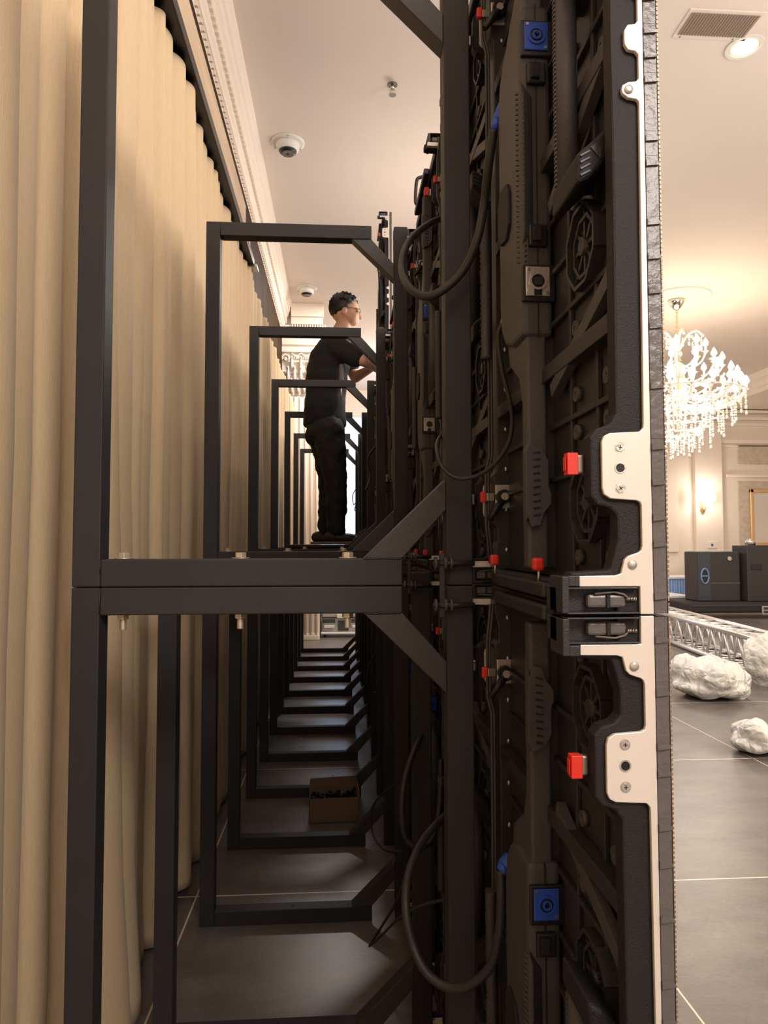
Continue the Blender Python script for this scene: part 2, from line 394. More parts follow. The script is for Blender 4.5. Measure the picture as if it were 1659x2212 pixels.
# wall sconce
p = pt(1511, 1088); sc = empty('wall_sconce', (p.x, YF-.10, p.z)); tag(sc, 'lit two-arm candle sconce on the far white pilaster', 'wall lamp')
MB().lathe([(.02, -.16), (.05, -.10), (.03, -.02), (.045, .05), (.01, .10)], (0, -.03, 0), 14).build('back_plate', 'gold', sc)
for sg in (-1, 1):
    ar = MB().tube(smooth_path([(0, -.05, -.05), (sg*.07, -.10, -.09), (sg*.13, -.12, -.03), (sg*.13, -.12, .02)], 5), .008, 8).build('arm', 'gold', sc)
    MB().lathe([(.012, .02), (.045, .05), (.055, .12), (.03, .17), (.004, .18)], (sg*.13, -.12, 0), 14).build('lamp_glass', 'halo', ar)
light('POINT', (p.x, YF-.35, p.z+.1), 12, WARM, .08)
p = pt(1531, 1177)
sw = empty('wall_switch', (p.x, YF-.10, p.z)); tag(sw, 'white wall switch plate on the far pilaster above the loudspeaker', 'switch')
MB().box(-.09, .09, -.012, 0, -.06, .06).build('plate', 'white', sw, .004); MB().box(-.015, .015, -.02, -.012, -.02, .02).build('button', 'caseblack', sw)

# ------------------------------------------------------------------ ceiling fittings
def dome(x, y, label):
    o = empty('dome_camera', (x, y, ZC)); tag(o, label, 'ceiling camera')
    MB().lathe([(.112, 0), (.112, -.006), (.100, -.012), (.082, -.014)], seg=36).build('base_ring', 'white', o)
    s = MB(); s.lathe([(.080, -.01), (.080, -.022), (.074, -.045), (.060, -.060)], seg=36).build('housing', 'white', o)
    e = MB().lathe([(.060, -.055), (.056, -.068), (.035, -.078), (.005, -.082)], seg=28).build('lens_dome', 'dark', o)
    i = MB().cyl((0, 0, -.074), (0, 0, -.081), .040, 16)
    for k in range(6): i.ell((.034*math.cos(k*PI/3), .034*math.sin(k*PI/3), -.079), .007, .007, .005, 1)
    i.build('infrared_leds', 'grip', e)
    for k in range(3): MB().cyl((.1*math.cos(k*2.1+.6), .1*math.sin(k*2.1+.6), -.012), (.1*math.cos(k*2.1+.6), .1*math.sin(k*2.1+.6), -.022), .006, 8).build('screw', 'alu2', o)
    return o
dome(-.346, 4.546, 'white dome security camera on the ceiling, the larger and nearer one')
dome(-.344, 7.20, 'white dome security camera on the ceiling farther away, above the man')
o = empty('sprinkler_fitting', (.309, 3.919, ZC)); tag(o, 'small bare metal sprinkler fitting in the ceiling', 'sprinkler')
MB().ring((0, 0, -.004), (0, 0, 1), .018, .030, .004).build('escutcheon', 'grip', o)
MB().cyl((0, 0, 0), (0, 0, -.03), .012, 10).box(-.016, -.011, -.004, .004, -.06, -.03).box(.011, .016, -.004, .004, -.06, -.03).cyl((0, 0, -.06), (0, 0, -.063), .022, 14).build('sprinkler_head', 'chrome', o)
for (px, py, Y, lab) in ((785, 742, 9.0, 'small pendant sprinkler on the ceiling in front of the man'), (763, 862, 11.0, 'tiny far pendant sprinkler seen between the man and the brace')):
    q = at(px, py, Y)
    # these hang from the ceiling at their own distance
    t = (ZC-CZ)/(at(px, py, 1).z-CZ)
    q = at(px, py, t) if t < 11.8 else at(px, py, 11.6); 
    o = empty('sprinkler_fitting', (q.x, q.y, ZC)); tag(o, lab, 'sprinkler')
    MB().cyl((0, 0, 0), (0, 0, -.004), .05, 14).build('escutcheon', 'grip', o)
    MB().cyl((0, 0, 0), (0, 0, -.05), .018, 10).cyl((0, 0, -.05), (0, 0, -.056), .035, 12).build('sprinkler_head', 'grip', o)
# vent
o = empty('ceiling_vent', (1.97, 3.34, ZC)); tag(o, 'brown mesh return air grille in the ceiling above the hall', 'vent')
x0, x1, y0, y1 = -.19, .17, -.075, .075
MB().box(x0-.02, x1+.02, y0-.02, y1+.03, -.006, 0).build('frame', 'ceil', o, .002)
v = MB().box(x0, x1, y0, y1, -.009, -.006)
for k in range(24): v.box(x0+.015*k, x0+.015*k+.004, y0, y1, -.012, -.009)
v.build('grille', 'vent', o)
for k in (-.17, .12): MB().cyl((k, y1+.018, -.006), (k, y1+.018, -.009), .004, 8).build('screw', 'grip', o)
def downlight(x, y, label, r=.075, tilt=.35):
    o = empty('downlight', (x, y, ZC)); tag(o, label, 'ceiling light')
    MB().ring((0, 0, -.008), (0, 0, 1), r, r+.022, .008, 32).build('trim_ring', 'white', o)
    MB().lathe([(r-.002, -.006), (r-.012, .0), (r-.02, .0)], seg=28).build('reflector', 'white', o)
    MB().lathe([(.052, -.006), (.05, -.014), (.03, -.02), (.005, -.022)], seg=24).build('lamp_lens', 'bulb', o)
downlight(2.19, 3.49, 'lit round recessed ceiling spotlight beside the brown air grille')
downlight(5.44, 9.6, 'small lit recessed ceiling spotlight beyond the chandelier')

# ------------------------------------------------------------------ chandelier
ch = empty('chandelier', (3.70, 7.26, ZC)); tag(ch, 'large lit crystal chandelier hanging in the hall', 'chandelier')
MB().lathe([(.36, 0), (.36, -.012), (.33, -.02), (.30, -.012), (.10, -.02)], seg=48).build('ceiling_rose', 'ceil', ch)
MB().lathe([(.085, -.02), (.09, -.04), (.055, -.09), (.03, -.12), (.012, -.13)], seg=24).build('canopy', 'chrome', ch)
cm = MB()
for k in range(14):
    z = -.14-.03*k
    cm.ring((0, 0, z), (1, 0, 0) if k % 2 else (0, 1, 0), .008, .015, .005, 10)
cm.build('chain', 'gold', ch)
MB().lathe([(.02, -.55), (.05, -.62), (.03, -.70), (.06, -.85), (.035, -1.0), (.09, -1.12), (.03, -1.25), (.02, -1.5)], seg=20).build('stem', 'chrome', ch)
def strand(mb, x, y, z0, n, r=.013, dz=.028):
    for i in range(n):
        rr = r*(.75+.25*(i % 2)); mb.ell((x, y, z0-i*dz), rr, rr, rr*1.2, 1)
    mb.ell((x, y, z0-n*dz-.015), r*1.1, r*1.1, r*2.2, 1)
for f in (): pass
tiers = [(.28, -.62, 8, 5), (.44, -.80, 12, 5), (.58, -.96, 16, 5), (.66, -1.08, 20, 5)]
for R, z, n, ns in tiers:
    for k in range(n):
        a = 2*PI*k/n + R; x, y = R*math.cos(a), R*math.sin(a)
        arm = MB().tube(smooth_path([(0, 0, z-.08), (x*.4, y*.4, z-.16), (x*.8, y*.8, z-.12), (x, y, z-.02)], 4), .009, 6).build('arm', 'crystal', ch)
        MB().lathe([(.010, z-.02), (.034, z), (.012, z+.008), (.012, z+.05)], (x, y, 0), 10).build('candle_cup', 'crystal', arm)
        MB().lathe([(.010, z+.05), (.030, z+.075), (.028, z+.10), (.004, z+.145)], (x, y, 0), 10).build('bulb', 'bulb', arm)
cr = 0
for R, z, n, ns in ((.66, -1.10, 22, 6), (.56, -1.22, 20, 6), (.44, -1.34, 16, 6), (.32, -1.44, 12, 6), (.20, -1.52, 8, 6), (.10, -1.56, 5, 6), (.24, -.46, 8, 4), (.12, -.42, 5, 3)):
    for k in range(n):
        a = 2*PI*(k+.5)/n; mb = MB(); strand(mb, R*math.cos(a), R*math.sin(a), z, ns-1+(k % 3))
        mb.build('crystal_drop', 'crystal', ch); cr += 1
mb = MB()
for k in range(420):
    t = random.random(); a = random.random()*2*PI; R = (.66-.5*t)*random.uniform(.75, 1.0); z = -.98-.62*t+random.uniform(-.08, .08)
    rr = random.uniform(.008, .016); mb.ell((R*math.cos(a), R*math.sin(a), z), rr, rr, rr*1.3, 1)
for R, z in ((.66, -1.09), (.56, -1.2), (.44, -1.32), (.32, -1.42), (.20, -1.5)): mb.ring((0, 0, z), (0, 0, 1), R-.008, R+.008, .012, 40)
o = mb.build('crystal_beads', 'crystal', ch); o['kind'] = 'stuff'
for k in range(6):
    a = k*PI/3+.3
    MB().tube(smooth_path([(0, 0, -.62), (.1*math.cos(a), .1*math.sin(a), -.44), (.2*math.cos(a), .2*math.sin(a), -.40), (.27*math.cos(a), .27*math.sin(a), -.47)], 6), .012, 8).build('crown_scroll', 'crystal', ch)

# ------------------------------------------------------------------ curtain, pelmet
def curtain():
    bm = bmesh.new(); ny = 1500; y0, y1 = -1.2, 7.62; zs = [.015, .05, .15, .35, .6, .9, 1.2, 1.5, 1.8, 2.05, 2.25, 2.4, 2.49, 2.515]
    folds = []; y = y0
    rnd = random.Random(3)
    while y < y1+.3:
        wd = rnd.uniform(.055, .145); folds.append((y, wd, rnd.uniform(.45, 1.0), rnd.uniform(-1, 1), rnd.uniform(-1, 1))); y += wd
    starts = [f[0] for f in folds]
    import bisect
    def X(y, z):
        t = max(0, (2.5-z)/2.5)
        yy = y + .045*t*math.sin(y*2.3+.8) + .02*t*math.sin(y*7.1+z*1.3)
        i = max(0, bisect.bisect(starts, yy)-1); s0, wd, amp, a, b = folds[i]
        u = min(1, max(0, (yy-s0)/wd))
        prof = abs(math.sin(PI*u))**.5                      # rounded pleat with a tight valley
        d = prof*amp*(.044+.014*t)
        d += .009*t*math.sin(yy*5.3+z*.9) + .004*math.sin(yy*13+2.1*z)
        if z < .5: d += .020*(.5-z)*math.sin(y*9+3*z) + .012*(.5-z)*math.sin(y*21)
        return -.508 + d + .004*math.sin(z*7+y*5)*t
    rows = []
    for z in zs:
        rows.append([bm.verts.new((X(y0+(y1-y0)*i/ny, z), y0+(y1-y0)*i/ny, z + (.010*math.sin(i*.09) if z < .03 else 0))) for i in range(ny+1)])
    for a, b in zip(rows, rows[1:]):
        for i in range(ny):
            f = bm.faces.new((a[i], a[i+1], b[i+1], b[i])); f.smooth = True
    me = bpy.data.meshes.new('curtain'); bm.to_mesh(me); bm.free(); me.materials.append(M['curtain'])
    o = bpy.data.objects.new('curtain', me); COL.objects.link(o)
    s = o.modifiers.new('cloth_thickness', 'SOLIDIFY'); s.thickness = .002
    return tag(o, 'floor length pleated cream curtain along the left wall', 'curtain')
curtain()
pe = empty('curtain_pelmet', (0, 0, 0)); tag(pe, 'beige pelmet board with black curtain track above the cream curtain', 'pelmet')
MB().box(-.535, -.475, -1.2, 3.66, 2.585, 2.70).box(-.560, -.500, -1.2, 3.66, 2.70, 2.87).build('board', 'pelmet', pe, .003)
MB().box(-.545, -.455, -1.2, 3.62, 2.535, 2.585).box(-.452, -.447, -1.2, 3.62, 2.52, 2.56).build('track', 'track', pe, .002)
MB().box(-.585, -.435, 3.62, 3.70, 2.525, 2.54).build('end_bracket', 'alu2', pe, .002)
MB().box(XW+.02, -.560, .2, .24, 2.75, 2.80).box(XW+.02, -.560, 2.9, 2.94, 2.75, 2.80).box(XW+.02, -.560, 3.55, 3.59, 2.75, 2.80).build('wall_bracket', 'alu2', pe)

# ------------------------------------------------------------------ steel frames
XL, XB, XR, T = -.386, .0944, .2008, .04
D0, S = 1.029, .9657
def make_frame(cat_h=1.0):
    o = empty('steel_frame')
    MB().box(XL, XL+T, 0, T, 0, 1.0 - .001).build('post', 'frame', o, .002)
    MB().box(XR-T, XR, 0, T, 0, 1.0 - .001).build('post', 'frame', o, .002)
    for nm, z0 in (('top_beam', .959), ('bottom_beam', .0)):
        b = MB().box(XL+T+.0005, XB, 0, T, z0, z0+.04).build(nm, 'frame', o, .002)
    for k, (z, s) in enumerate(((.04, 1), (.959, -1))):
        MB().prism([(XB-.058, z), (XB, z), (XR-T, z+s*.073), (XR-T, z+s*.120)], 'y', .002, T-.002).build('brace', 'scratched', o, .0015)
    wd = MB()
    for z, s in ((.04, 1), (.959, -1)):
        wd.tube([(XB-.058+.0062*i, .0, z+random.uniform(-.001, .001)) for i in range(10)], .0012, 6)
    wd.tube([(XL+T, 0, .02), (XL+T, 0, .038)], .0011, 6); wd.tube([(XL+T, 0, .962), (XL+T, 0, .998)], .0011, 6)
    wd.build('weld_seam', 'frame', o)
    return o
proto = make_frame()
lower = []
for i in range(13):
    n = i*.5
    f = proto if i == 0 else copy_tree(proto)
    f.location = (0, D0+S*n, 0); lower.append(f)
    tag(f, 'black steel frame standing on the floor, %s of the lower row' % nth(i), 'frame', 'lower row of black steel frames')
for i in range(7):
    f = copy_tree(proto); f.location = (0, D0+S*i, 1.0)
    tag(f, 'black steel frame bolted on the upper row, %s' % nth(i), 'frame', 'upper row of black steel frames')
# bolt holes in the floor rails
for i in range(1, 8):
    f = lower[i]
    for x in (-.31, -.13, .05):
        MB().cyl((x, .02, .0395), (x, .02, .0405), .0045, 12).build('bolt_hole', 'bolthole', f)
bolt = empty('hex_bolt')
MB().cyl((0, 0, .0), (0, 0, .0015), .0135, 20).build('washer', 'bolt', bolt)
MB().cone((0, 0, .0015), (0, 0, .009), .0088, .0088, 6, True, False).build('hex_head', 'bolt', bolt, .0008)
MB().cone((0, 0, -.081), (0, 0, -.089), .0088, .0088, 6, True, False).cyl((0, 0, -.0795), (0, 0, -.081), .0135, 16).build('hex_nut', 'bolt', bolt, .0006)
th = MB(); th.lathe([(.0050 if k % 2 else .0044, -.0885-.0012*k) for k in range(14)], seg=12); th.build('threaded_end', 'bolt', bolt)
first = True
for i in range(7):
    for j, x in enumerate((-.318, -.147, .013)):
        b = bolt if first else copy_tree(bolt); first = False
        b.location = (x, D0+S*i+.02, 1.0403)
        tag(b, '%s zinc hex bolt on the crossbeam of the steel frames %s' % (('left', 'middle', 'right')[j], nth(i)), 'bolt', 'hex bolts joining upper and lower frames')

# ------------------------------------------------------------------ LED cabinets
DY = S/2
H = .9985
def half_silver():
    """(x,z) of the inner outline from the bottom up to mid height"""
    return [(-.024, 0), (-.024, .0225), (-.024, .0232), (-.076, .0232), (-.076, .032), (-.045, .0325), (-.040, .034), (-.0385, .040), (-.037, .0455), (-.034, .0485),
            (-.0285, .0505), (-.025, .0515), (-.0225, .0535), (-.0215, .057), (-.0215, .091), (-.0225, .094), (-.0255, .0955), (-.048, .097), (-.0535, .1005), (-.055, .106),
            (-.055, .145), (-.053, .150), (-.048, .1525), (-.022, .1540), (-.019, .157), (-.0185, .160), (-.0170, .4395), (-.0175, .4425), (-.0195, .4440),
            (-.0265, .4450), (-.0315, .4485), (-.0325, .4520), (-.0315, .4560), (-.0265, .4590), (-.0195, .4600), (-.0170, .4625), (-.0170, .4840), (-.0195, .4870), (-.0260, .4880), (-.0290, .4930), (-.0290, .49925)]
def outline(half): return half + [(x, H-z) for x, z in reversed(half)]
def half_black():
    return [(-.042, 0), (-.042, .0225), (-.082, .0225), (-.082, .035), (-.048, .037), (-.044, .050), (-.041, .062), (-.041, .083), (-.047, .089), (-.058, .092),
            (-.0635, .099), (-.0635, .150), (-.058, .157), (-.046, .161), (-.041, .170), (-.0400, .375), (-.0395, .49925)]
def make_cabinet():
    o = empty('led_cabinet')
    # bright side rims (near and far)
    ol = outline(half_silver())
    for y0, nm in ((0.0, 'aluminium_rim'), (DY-.0050, 'aluminium_rim')):
        r = MB(); r.prism(ol + [(-.0125, H), (-.0125, 0)], 'y', y0, y0+.004); r.build(nm, 'alu', o, .0007)
        if y0 == 0:
            for zc in (.123, H-.123):
                for dz in (-.0173, .0173):
                    s_ = MB(); s_.ring((-.0395, .0005, zc+dz), (0, -1, 0), .0030, .0046, .0008, 24); s_.cyl((-.0395, .0008, zc+dz), (-.0395, -.0009, zc+dz), .0036, 20)
                    sc_ = s_.build('screw', 'alu2', r_o := o)
                    c_ = MB(); a_ = random.uniform(0, 1.5)
                    for q in (0, PI/2):
                        d = Vector((math.cos(a_+q), 0, math.sin(a_+q)))*.0017
                        c_.beam(Vector((-.0395, -.0011, zc+dz))-d, Vector((-.0395, -.0011, zc+dz))+d, .0006, .0005)
                    c_.build('cross_slot', 'dark', sc_)
                hb = MB(); hb.ring((-.0395, .0005, zc), (0, -1, 0), .0037, .0050, .0009, 24); hb.build('locating_hole', 'alu2', o)
                MB().cyl((-.0395, .0005, zc), (-.0395, -.0006, zc), .0037, 20).build('hole_bore', 'dark', o)
            for zc in (.0415, H-.0415, .4520, H-.4520):
                xx = -.0305 if abs(zc-.5) > .2 else -.0262
                MB().lathe([(.0041, 0), (.0038, -.0012), (.0010, -.0017)], (xx, 0, zc), 20, 'y').build('rivet', 'alu2', o)
    # black casting behind the rims
    ob = outline(half_black())
    c = MB(); c.prism(ob + [(-.0125, H), (-.0125, 0)], 'y', .0045, .022); c.build('side_rail', 'tray', o, .0022)
    c = MB(); c.prism([(x if x > -.05 else -.046, z) for x, z in ob] + [(-.0125, H), (-.0125, 0)], 'y', DY-.036, DY-.0055); c.build('side_rail', 'black', o, .002)
    # module back plate with ribs and bosses
    t = MB(); t.box(-.024, -.0125, .022, DY-.036, .0, H)
    for z in (.004, .245, .494, .745, .972): t.box(-.040, -.024, .022, DY-.036, z, z+.018)
    for z in (.13, .19, .31, .37, .43, .56, .62, .69, .81, .87): t.box(-.030, -.024, .03, DY-.05, z, z+.006)
    for y in (.075, .150): t.box(-.029, -.024, y, y+.006, .02, H-.02)
    t.build('back_plate', 'black', o, .001)
    # diagonal stiffeners
    for z, s in ((.25, 1), (.46, 1), (.75, -1)):
        st = MB(); st.beam((-.034, .022, z+s*.045), (-.034, .19, z-s*.02), .010, .016)
        for q in (-.006, 0, .006):
            st.beam((-.036, .022, z+s*.045+q), (-.036, .19, z-s*.02+q), .004, .003)
        st.build('diagonal_stiffener', 'box', o, .0006)
    # octagonal fan grilles
    for z in (.100, .355, .645, .900):
        g = MB(); cy = .095
        for R, dp in ((.040, .014), (.029, .010)):
            P = [(cy+R*math.cos(PI/8+k*PI/4), z+R*1.05*math.sin(PI/8+k*PI/4)) for k in range(8)]
            for k in range(8):
                a, b = P[k], P[(k+1) % 8]; g.beam((-.024-dp/2, a[0], a[1]), (-.024-dp/2, b[0], b[1]), .004, dp, (1, 0, 0))
        for k in range(4):
            a = k*PI/4; g.beam((-.031, cy-.036*math.cos(a), z-.037*math.sin(a)), (-.031, cy+.036*math.cos(a), z+.037*math.sin(a)), .003, .004)
        g.cyl((-.024, cy, z), (-.036, cy, z), .009, 12); g.build('octagonal_grille', 'black', o)
    mg = MB()
    for z in (.045, .175, .215, .285, .42, .53, .585, .715, .78, .83, .945):
        for y in (.052, .135): mg.ring((-.024, y, z), (-1, 0, 0), .003, .008, .006, 14); mg.cyl((-.024, y, z), (-.028, y, z), .003, 8)
    mg.build('magnet_bosses', 'box', o)
    # power box: wide middle body, narrow stems to both ends
    PY0 = .214
    body = MB()
    prof = [(PY0, .300), (PY0+.050, .300), (PY0+.085, .312), (PY0+.105, .335), (PY0+.112, .37), (PY0+.112, .63), (PY0+.105, .665), (PY0+.085, .688), (PY0+.05, .70), (PY0, .70)]
    body.prism(prof, 'x', -.0640, -.026); body.build('power_box', 'box', o, .007, 3)
    rb = MB()
    for k in range(34): rb.beam((-.0655, PY0+.012, .392+.0062*k), (-.0585, PY0-.0006, .3885+.0062*k), .003, .0022)
    rb.build('grip_ribs', 'box', o)
    fp = MB(); fp.prism([(-.062, .41), (-.050, .428), (-.050, .585), (-.064, .605), (-.060, .59), (-.060, .43)], 'y', PY0-.0015, PY0+.002)
    fp.box(-.046, -.044, PY0-.001, PY0+.002, .30, .70); fp.build('moulded_panel', 'dark', o, .0006)
    cp = MB(); cp.prism([(PY0+.045, .455), (PY0+.06, .44), (PY0+.09, .445), (PY0+.10, .46), (PY0+.10, .50), (PY0+.085, .515), (PY0+.055, .51), (PY0+.045, .495)], 'x', -.0680, -.064); cp.build('round_cover', 'tray', o, .001)
    for zz in (0, 1):
        fz = (lambda z: z) if zz == 0 else (lambda z: H-z)
        pts = [(PY0+.004, .03), (PY0+.026, .03), (PY0+.026, .225), (PY0+.040, .258), (PY0+.085, .285), (PY0+.095, .325), (PY0+.004, .325)]
        s1 = MB(); s1.prism([(y, fz(z)) for y, z in pts], 'x', -.0585, -.034); s1.build('cable_cover', 'box', o, .004, 3)
        s2 = MB(); s2.prism([(x, fz(z)) for x, z in [(-.0605, .090), (-.0625, .083), (-.0625, .165), (-.058, .175), (-.044, .168), (-.036, .155), (-.036, .125), (-.033, .118), (-.033, .105), (-.041, .095), (-.046, .080), (-.056, .078)]], 'y', PY0-.004, PY0+.01)
        g_ = s2.build('finger_grip', 'box', o, .0015)
        s3 = MB()
        for k in range(10): s3.beam((-.054, PY0-.0045, fz(.091+.008*k)), (-.046, PY0-.0045, fz(.0925+.008*k)), .0014, .0018)
        s3.build('grip_ridges', 'dark', o)
        s4 = MB(); s4.box(-.034, -.012, PY0+.012, PY0+.10, min(fz(.03), fz(.305)), max(fz(.03), fz(.305))); s4.build('inner_housing', 'black', o, .002)
    # power sockets and data sockets, facing along the wall
    def socket(x0, z0, m1, nm, screw):
        w_, h_ = .0285, .0345
        MB().box(x0-.004, x0+w_+.007, PY0-.004, PY0+.002, z0-.006, z0+h_+.003).build('socket_mount', 'dark', o, .0015)
        p_ = MB().box(x0, x0+w_, PY0-.0058, PY0-.004, z0, z0+h_).build(nm, m1, o, .0012)
        cx, cz = x0+w_/2, z0+h_/2
        q = MB(); q.ring((cx, PY0-.0058, cz), (0, -1, 0), .0078, .0105, .0016, 28); q.build('socket_collar', m1 if nm == 'power_socket' else 'alu2', p_)
        q = MB(); q.cyl((cx, PY0-.0055, cz), (cx, PY0-.0063, cz), .0096 if nm == 'data_socket' else .0078, 24)
        if nm == 'data_socket': q.box(cx-.0045, cx+.0045, PY0-.0063, PY0-.0055, z0+.0005, cz)
        q.build('socket_well', 'dark', p_)
        if nm == 'power_socket':
            q = MB(); q.ring((cx, PY0-.0064, cz), (0, -1, 0), .0030, .0055, .002, 20); q.build('inner_ring', m1, p_)
            q = MB(); q.box(cx-.001, cx+.001, PY0-.009, PY0-.0064, cz, cz+.004); q.build('key_slot', 'dark', p_)
        else:
            q = MB(); q.box(cx-.005, cx+.005, PY0-.0075, PY0-.0062, cz-.005, cz+.004); q.build('jack', 'black', p_)
        for sx, sz in ((x0+.0035, z0+h_-.0035), (x0+w_-.0035, z0+.0035)):
            MB().cyl((sx, PY0-.0056, sz), (sx, PY0-.0068, sz), .0019, 10).build('screw', 'steel', p_)
    socket(-.0590, .6400, 'blue', 'power_socket', 1)
    socket(-.0605, .3460, 'alu2', 'data_socket', 1)
    for z in (.600, .405):
        sw_ = MB().box(-.056, -.034, PY0-.006, PY0+.002, z, z+.026).build('switch_housing', 'dark', o, .002)
        MB().box(-.052, -.042, PY0-.0095, PY0-.005, z+.005, z+.022).build('rocker', 'tray', sw_, .001)
    # carrying handle
    hd = MB(); hd.cyl((-.049, .095, .412), (-.049, .095, .640), .0112, 24); hg = hd.build('handle_grip', 'box', o)
    hr = MB(); hr.cyl((-.0590, .095, .412), (-.0590, .095, .640), .0012, 8)
    for k in range(48): hr.box(-.0614, -.0585, .0925, .0975, .415+.0046*k, .415+.0046*k+.0026)
    hr.build('grip_ridge', 'box', hg)
    for z, s in ((.400, 1), (.650, -1)):
        ha = MB(); P = [(-.0620, z-s*.016), (-.050, z-s*.010), (-.030, z+s*.010), (-.018, z+s*.012), (-.018, z+s*.045), (-.032, z+s*.040), (-.044, z+s*.028), (-.0620, z+s*.012)]
        ha.prism(P, 'y', .030, .106); h_ = ha.build('handle_arm', 'tray', o, .005, 3)
        hs = MB()
        for q in range(4): hs.beam((-.0590, .0295, z+s*(-.009+.006*q)), (-.050, .0295, z+s*(-.004+.006*q)), .0012, .0016)
        hs.beam((-.045, .0297, z+s*.012), (-.040, .0297, z+s*.016), .0012, .014)
        hs.build('arm_grooves', 'dark', h_)
    hc = MB(); hc.lathe([(.0085 if k % 2 else .0068, .33+.004*k) for k in range(60)], (-.060, DY-.055, 0), 14); hc.build('corrugated_hose', 'box', o)
    # red tab latches and lever locks
    for zc in (.128, H-.128):
        lt = MB().box(-.0700, -.0635, .018, .026, zc-.0085, zc+.0085).build('latch_strip', 'steel', o, .002)
        MB().box(-.0800, -.0705, .014, .024, zc-.0095, zc+.0095).box(-.0815, -.0805, .016, .022, zc-.006, zc+.006).build('red_tab', 'red', lt, .0022)
        l2 = MB().box(-.058, -.046, DY-.040, DY-.036, zc-.006, zc+.006).build('latch_strip', 'steel', o, .001)
        MB().box(-.067, -.0585, DY-.042, DY-.034, zc-.008, zc+.008).build('red_tab', 'red', l2, .002)
    for zc, s in ((.128, 1), (H-.128, -1)):
        YP = DY-.0375
        MB().box(-.0445, -.0150, YP-.002, YP+.002, zc-.0165, zc+.0185).build('lock_plate', 'alu2', o, .0012)
        lv = MB(); lv.cyl((-.034, YP-.002, zc), (-.034, YP-.016, zc), .0105, 24); lv.cone((-.036, YP-.012, zc-.005), (-.058, YP-.014, zc-.034), .0062, .0042, 12)
        l_ = lv.build('lock_lever', 'dark', o)
        MB().cyl((-.034, YP-.015, zc), (-.034, YP-.018, zc), .0055, 16).build('lever_screw', 'alu2', l_)
    # rail outline of the far side seen edge on
    e = MB()
    for x in (-.052, -.048):
        P = [(x, .03), (x, .06), (x-.009, .085), (x-.009, .160), (x, .185), (x, .49)]
        P = [(x, .03), (x-.006, .085), (x-.006, .165), (x, .19), (x, .81), (x-.006, .835), (x-.006, .915), (x, .97)]
        e.tube([(a, DY-.034, b) for a, b in P], .0022, 6)
    e.build('cable_channel', 'box', o)
    bs = MB()
    for k in range(16): bs.ell((-.028, DY-.0375, .05+.06*k), .0024, .002, .0045, 1)
    bs.build('clip_studs', 'alu2', o)
    # end cap pins
    for z, s in ((.018, 1), (H-.018, -1)):
        for y in (.165, DY-.11):
            if s == 1:
                pn = MB().tube([(-.062, y, z), (-.062, y, z+.012), (-.058, y+.004, z+.016)], .0018, 8).build('latch_pin', 'steel', o)
                MB().box(-.069, -.057, y-.005, y+.006, z+.012, z+.026).build('red_cap', 'red', pn, .003)
    # ends (top and bottom rails)
    for z0 in (0, H-.022):
        MB().box(-.052, -.0125, .023, DY-.037, z0, z0+.022).box(-.066, -.052, .14, .36, z0+.003, z0+.019).build('end_rail', 'black', o, .003)
    # LED modules
    md = MB()
    for k in range(4): md.box(-.0120, -.0012, .0008, DY-.0012, .0006+k*H/4, (k+1)*H/4-.0008)
    md.build('led_module', 'tray', o, .0004)
    rr = MB(); rr.box(-.0121, -.0013, -.0001, .001, .001, H-.001); z = .012; rnd = random.Random(5)
    while z < H-.02:
        rr.prism([(-.0122, z), (-.0015, z+.0012), (-.0015, z+.0040), (-.0122, z+.0062)], 'y', -.0022, .001)
        if rnd.random() < .5: rr.box(-.0120, -.0018, -.0004, .001, z+.010, z+.0112)
        z += rnd.choice((.022, .030, .044, .052))
    rr.build('module_ribs', 'gloss', o)
    MB().box(-.0012, 0, .0003, DY-.0008, .0004, H-.0004).build('led_face', 'ledface', o)
    dd = MB(); k = 0
    while k < 250: dd.box(-.0004, .0010, -.0003, .0008, .003+k*.00398, .003+k*.00398+.0024); k += 1
    dd.build('pixel_edge', 'bronze', o)
    return o
def corner_guards(o, deep):
    """corner guards with the folding catch, at both ends"""
    xo = -.092 if deep else -.0745
    for zz in (0, 1):
        fz = (lambda z: z) if zz == 0 else (lambda z: H-z)
        def bx(m_, x0, x1, y0, y1, a, b): m_.box(x0, x1, y0, y1, min(fz(a), fz(b)), max(fz(a), fz(b)))
        g = MB(); bx(g, xo, -.026, .012, .040, .0015, .0225)
        bx(g, xo, xo+.006, -.004, .030, .0015, .032); bx(g, xo+.006, -.0765, -.002, .014, .0235, .0325) if deep else None
        bx(g, xo+.004, -.026, -.0035, .014, .0005, .0022); bx(g, xo+.004, -.026, -.0015, .014, .0210, .0228)
        gd = g.build('corner_guard', 'black', o, .0022)
        ct = MB(); bx(ct, -.068 if deep else -.065, -.034, .004, .013, .0050, .0165); c1 = ct.build('catch', 'gloss', gd, .0025)
        ct = MB(); bx(ct, -.052, -.049, .002, .006, .0055, .0160); ct.build('catch_pin', 'dark', c1)
        wv = MB(); wv.tube([(-.062, .003, fz(.017)), (-.045, .003, fz(.0185)), (-.037, .003, fz(.0165)), (-.033, .003, fz(.013)), (-.029, .003, fz(.0125))], .0010, 6)
        wv.build('wire_bail', 'grip', gd)
        sp = MB()
        for k in range(6): sp.ring((-.0345+.0014*k, .003, fz(.0125)), (1, 0, 0), .0010, .0020, .0008, 10)
        sp.build('spring', 'steel', gd)
XF, Y0 = .276, .566
cab = make_cabinet()
cab2 = copy_tree(cab)                      # prototype of the plain ones keeps smaller guards
corner_guards(cab, True)
corner_guards(cab2, False)
